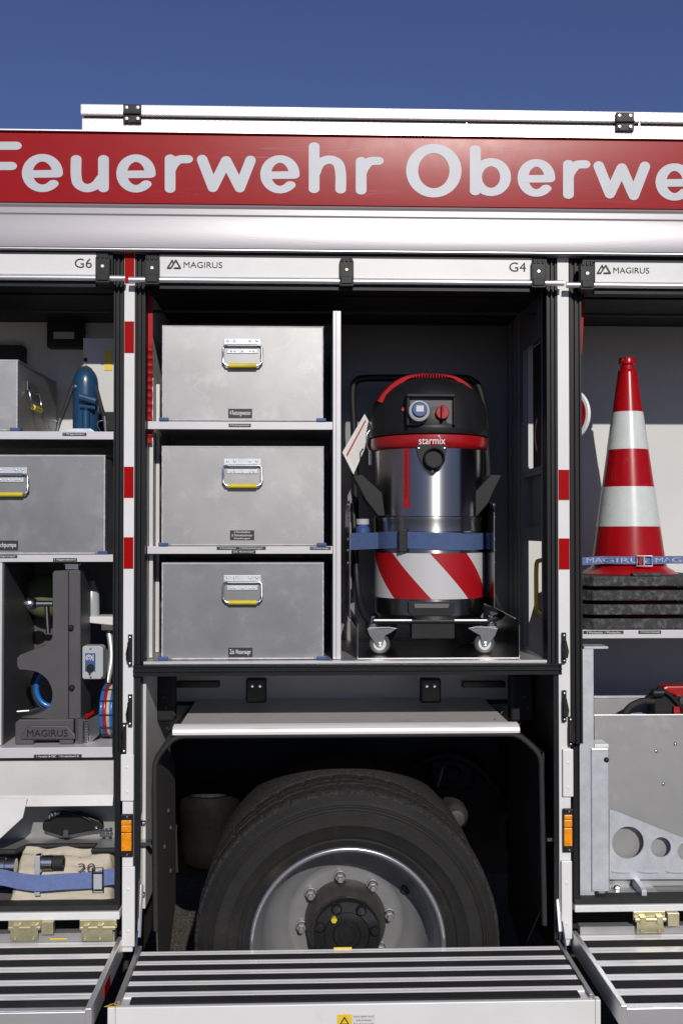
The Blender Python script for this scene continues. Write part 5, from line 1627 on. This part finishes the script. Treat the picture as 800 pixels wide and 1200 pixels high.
for body, px0_, px1_ in (('MAGIRUS', 684, 756), ('MAGIRUS', 766, 836)):
    p = W((px0_ + px1_) / 2, 657.5, .16)
    add_text(mb, body, p.x, zst, 0, w=(px1_ - px0_) * SC(.16), h=5.8 * SC(.15))
mb.v = [Vector((v.x, strap_y(v.x) - .0016, v.z)) for v in mb.v]; mb.build('lettering', 'letter', cs)
p = W(754.5, 657.5, yk - rs2 - .006)
mb = MB(); mb.tube([(p.x - .025, p.y, p.z - .016), (p.x + .025, p.y, p.z - .016), (p.x + .025, p.y, p.z + .016), (p.x - .025, p.y, p.z + .016)], .0025, 6, True); mb.tube([(p.x - .002, p.y - .002, p.z - .016), (p.x - .002, p.y - .002, p.z + .016)], .0025, 6)
mb.build('buckle', 'galv', cs)
MB().box(p.x - .018, p.x - .008, p.y - .002, p.y + .003, p.z - .013, p.z + .013).build('buckle_tongue', 'webred', cs)

# ================================================================== SIGNAL PADDLES
def paddle(px, py, y, r, yaw, label, zfoot):
    c = W(px, py, y)
    root = thing('signal_paddle', (c.x, c.y, zfoot), label, 'signal paddle', 'signal paddles by the pillar')
    rot = Matrix.Rotation(R(yaw), 3, 'Z')
    def tf(mb): mb.v = [c + rot @ (v - c) for v in mb.v]; return mb
    tf(MB().lathe([(0, -.006), (r, -.006), (r + .003, -.003), (r + .003, .003), (r, .006), (0, .006)], (c.x, c.y, c.z), 'y', 40)).build('disc', 'txt', root)
    tf(MB().lathe([(0, -.0075), (r * .90, -.0075)], (c.x, c.y, c.z), 'y', 40)).build('red_face', 'conered', root)
    mb = MB()
    for i, ch in enumerate('FEUERWEHR'):
        a = R(215 + 110 * i / 8)
        t = MB(); add_text(t, ch, 0, 0, -.0085, h=r * .17)
        rr2 = Matrix.Rotation(-(a - R(270)), 3, 'Y')
        t.v = [rr2 @ v + Vector((r * .66 * math.cos(a), 0, r * .66 * math.sin(a))) + c for v in t.v]
        mb.add(t.v, t.f)
    tf(mb).build('lettering', 'txt', root)
    tf(MB().box(c.x - .012, c.x + .012, c.y - .004, c.y + .004, zfoot, c.z - r)).build('handle', 'conewhite', root)
    return root
paddle(665, 487, .21, .085, -52, 'round red paddle with white rim between pillar and traffic cone', zr1 + .001)
paddle(643.5, 507, .15, .098, -77, 'round red paddle seen through the window beside the vacuum', zr1 + .001)
# yellow handle seen through the lower window
x_ = xp1 + .012
z0_, z1_ = Z(722, .2, 630), Z(656, .2, 630)
mb = MB(); mb.tube(smooth_path([(x_, .10, z1_), (x_, .24, z1_ - .004), (x_, .28, z1_ - .02), (x_, .285, (z0_ + z1_) / 2), (x_, .28, z0_ + .02), (x_, .24, z0_ + .004), (x_, .10, z0_)], 4), .0075, 8)
o_ = mb.build('grab_handle', 'olive', T, smooth=60)
MB().pbox(690, 750, 800, 838, .52, .54)

# ================================================================== RIGHT LOWER LOCKER CONTENT
zfr = Z(1052.5, .02, 740)
G = thing('galvanised_rack', (X(700, .05), .08, zfr), 'galvanised steel rack post with hinged arm in the lower locker', 'rack')
mb = MB(); mb.box(X(677.5, .03), X(694.3, .03), .03, .09, zfr + .0005, Z(760.5, .03, 690)); mb.build('post', 'galv', G, bevel=.001)
MB().box(X(683, .03), X(711, .03), .026, .10, Z(760, .03, 690), Z(757.5, .03, 690) ).build('top_flange', 'galv', G)
mb = MB(); mb.pbox(692.5, 877, 713.2, 1045, .024, .085); mb.build('arm_tube', 'galv', G, bevel=.003)
mb = MB(); mb.box(X(694.6, .03), X(711.5, .03), .028, .10, Z(876.5, .03, 700), Z(872, .03, 700)); mb.build('cap_plate', 'white', G, bevel=.002)
MB().lathe([(0, -.006), (.006, -.005), (.0085, 0)], (X(710, .024, 890), .024, Z(890.5, .024, 710)), 'y', 14).build('rubber_stop', 'black', G)
mb = MB(); c = W(701, 1048, .05); mb.lathe([(0, 0), (.024, 0), (.024, .004), (.018, .007), (0, .007)], (c.x, .055, zfr + .001), 'z', 18); mb.build('foot_disc', 'chrome', G)
# perforated bracket
yb2 = .09
mb = MB()
outer = [(W(a, b, yb2).x, W(a, b, yb2).z) for a, b in ((713.5, 948.5), (722, 951), (802, 983), (845, 1000), (845, 1030), (713.5, 1030.5))]
hol = []
for a, b, r_ in ((735.2, 987.5, 19), (773.8, 993, 12), (803.5, 998, 10.5), (828, 1006, 8)):
    p = W(a, b, yb2); hol.append(circ(p.x, p.z, r_ * SC(yb2)))
holed_plate(mb, outer, hol, yb2, .006)
mb.build('perforated_arm', 'galv', G)
mb = MB()
for i in range(4):
    p0, p1 = W(716 + 32 * i, 1021.5, yb2 - .002), W(738 + 32 * i, 1022.5, yb2 - .002)
    mb.tube([p0, (p0 + p1) / 2 + Vector((0, -.001, -.002)), p1], .0022, 6)
mb.build('weld_seam', 'galv', G)
# sheet-metal bin behind
ysn = .12
B = thing('sheet_metal_bin', (X(760, ysn), ysn + .1, zfr), 'grey aluminium sheet bin with bright folded rim behind the rack', 'bin')
mb = MB(); mb.box(X(695, ysn), XR - .03, ysn, ysn + .003, zfr + .004, Z(839.5, ysn, 750)); mb.build('front_sheet', 'darkalu', B)
mb = MB(); mb.box(X(694.5, ysn), XR - .03, ysn - .001, ysn + .010, Z(839.3, ysn, 750), Z(837.3, ysn, 750)); mb.build('rim', 'alu', B, bevel=.0008)
mb = MB(); mb.box(X(694.5, .24), XR - .03, .24, .244, zfr + .004, Z(818, .24, 750)); mb.build('rear_sheet', 'darkalu', B)
mb = MB(); mb.box(X(694.5, .24), XR - .03, .238, .250, Z(817.6, .24, 730), Z(815.2, .24, 730)); mb.build('rim', 'alu', B)
mb = MB(); mb.box(X(697, ysn), XR - .04, ysn + .0035, .239, zfr + .001, zfr + .0035); mb.build('floor_sheet', 'darkalu', B)
mb = MB()
for a, b in ((768, 880.5), (790.5, 872), (776.5, 919)):
    MB().rivet(a, b, ysn, .0055, .003, 12).build('rivet', 'chrome', B, smooth=60)
# lower rail pieces
mb = MB(); mb.box(X(713.5, .03), X(772, .03), .02, .12, zfr + .0005, zfr + .004); mb.build('rail_plate', 'galv', T)
mb = MB(); mb.prism([(.02, zfr + .0045), (.02, zfr + .022), (.035, zfr + .028), (.11, zfr + .036), (.11, zfr + .0045)], X(748, .03), X(754, .03), 'yz'); mb.build('rail_stop', 'galv', T, bevel=.001)
mb = MB(); c = W(722, 1038, .08); mb.lathe([(0, .012), (.009, .012), (.011, .008), (.011, 0)], (c.x, .08, zfr + .0045), 'z', 6); mb.build('rail_bolt', 'chrome', T)
# red pump
yP = .15
zP = Z(840, ysn, 780)
pm = thing('portable_pump', (X(795, yP + .03), yP + .03, zfr + .004), 'red and black portable pump unit standing in the sheet bin', 'pump')
mb = MB(); mb.pprism([(777, 812), (776, 806), (781, 804), (830, 803), (834, 808), (834, 838), (800, 838), (796, 822), (790, 815)], yP + .015, yP + .075); mb.build('housing', 'redpl', pm, bevel=.006)
mb = MB(); mb.pprism([(766, 816), (772, 812), (795, 818), (800, 838), (830, 838), (830, 860), (766, 860)], yP + .008, yP + .07); mb.build('engine_block', 'black', pm, bevel=.005)
mb = MB(); mb.tube([W(764, 812, yP), W(776, 812, yP)], .014, 12); mb.tube([W(770, 806, yP), W(785, 815, yP), W(799, 830, yP)], .007, 8); mb.build('pull_knob', 'black', pm, smooth=50)
mb = MB(); c = W(799, 821, yP); mb.lathe([(0, -.01), (.012, -.009), (.015, 0), (.015, .02)], (c.x, yP, c.z), 'y', 16); mb.build('cap', 'hubgrey', pm, smooth=40)
MB().pbox(789, 828, 796, 850, yP - .004, yP + .008).build('red_lever', 'redpl', pm)
MB().box(X(770, yP), X(832, yP), yP, yP + .07, zfr + .005, Z(859, yP, 800)).build('frame', 'black', pm)
mb = MB(); mb.tube(smooth_path([W(768, 822, yP + .02), W(752, 822, yP + .01), W(738, 828, yP), W(731, 838, yP), W(730, 850, yP)], 6), .011, 10)
o_ = mb.build('hose', 'rubber', pm, smooth=60)
# polythene wrap hanging from the shelf
mb = MB(); vs_ = []
nq = 10
q = [W(728, 766, .30), W(748, 752, .30), W(744, 784, .30), W(727, 778, .30)]
for j in range(nq + 1):
    for i in range(nq + 1):
        u, v = i / nq, j / nq
        p = (q[0].lerp(q[1], u)).lerp(q[3].lerp(q[2], u), v)
        vs_.append(p + Vector((0, .02 * noise.noise(Vector((u * 4, v * 4, 2))), 0)))
mb.add(vs_, [(j * (nq + 1) + i, j * (nq + 1) + i + 1, (j + 1) * (nq + 1) + i + 1, (j + 1) * (nq + 1) + i) for j in range(nq) for i in range(nq)])
o_ = None
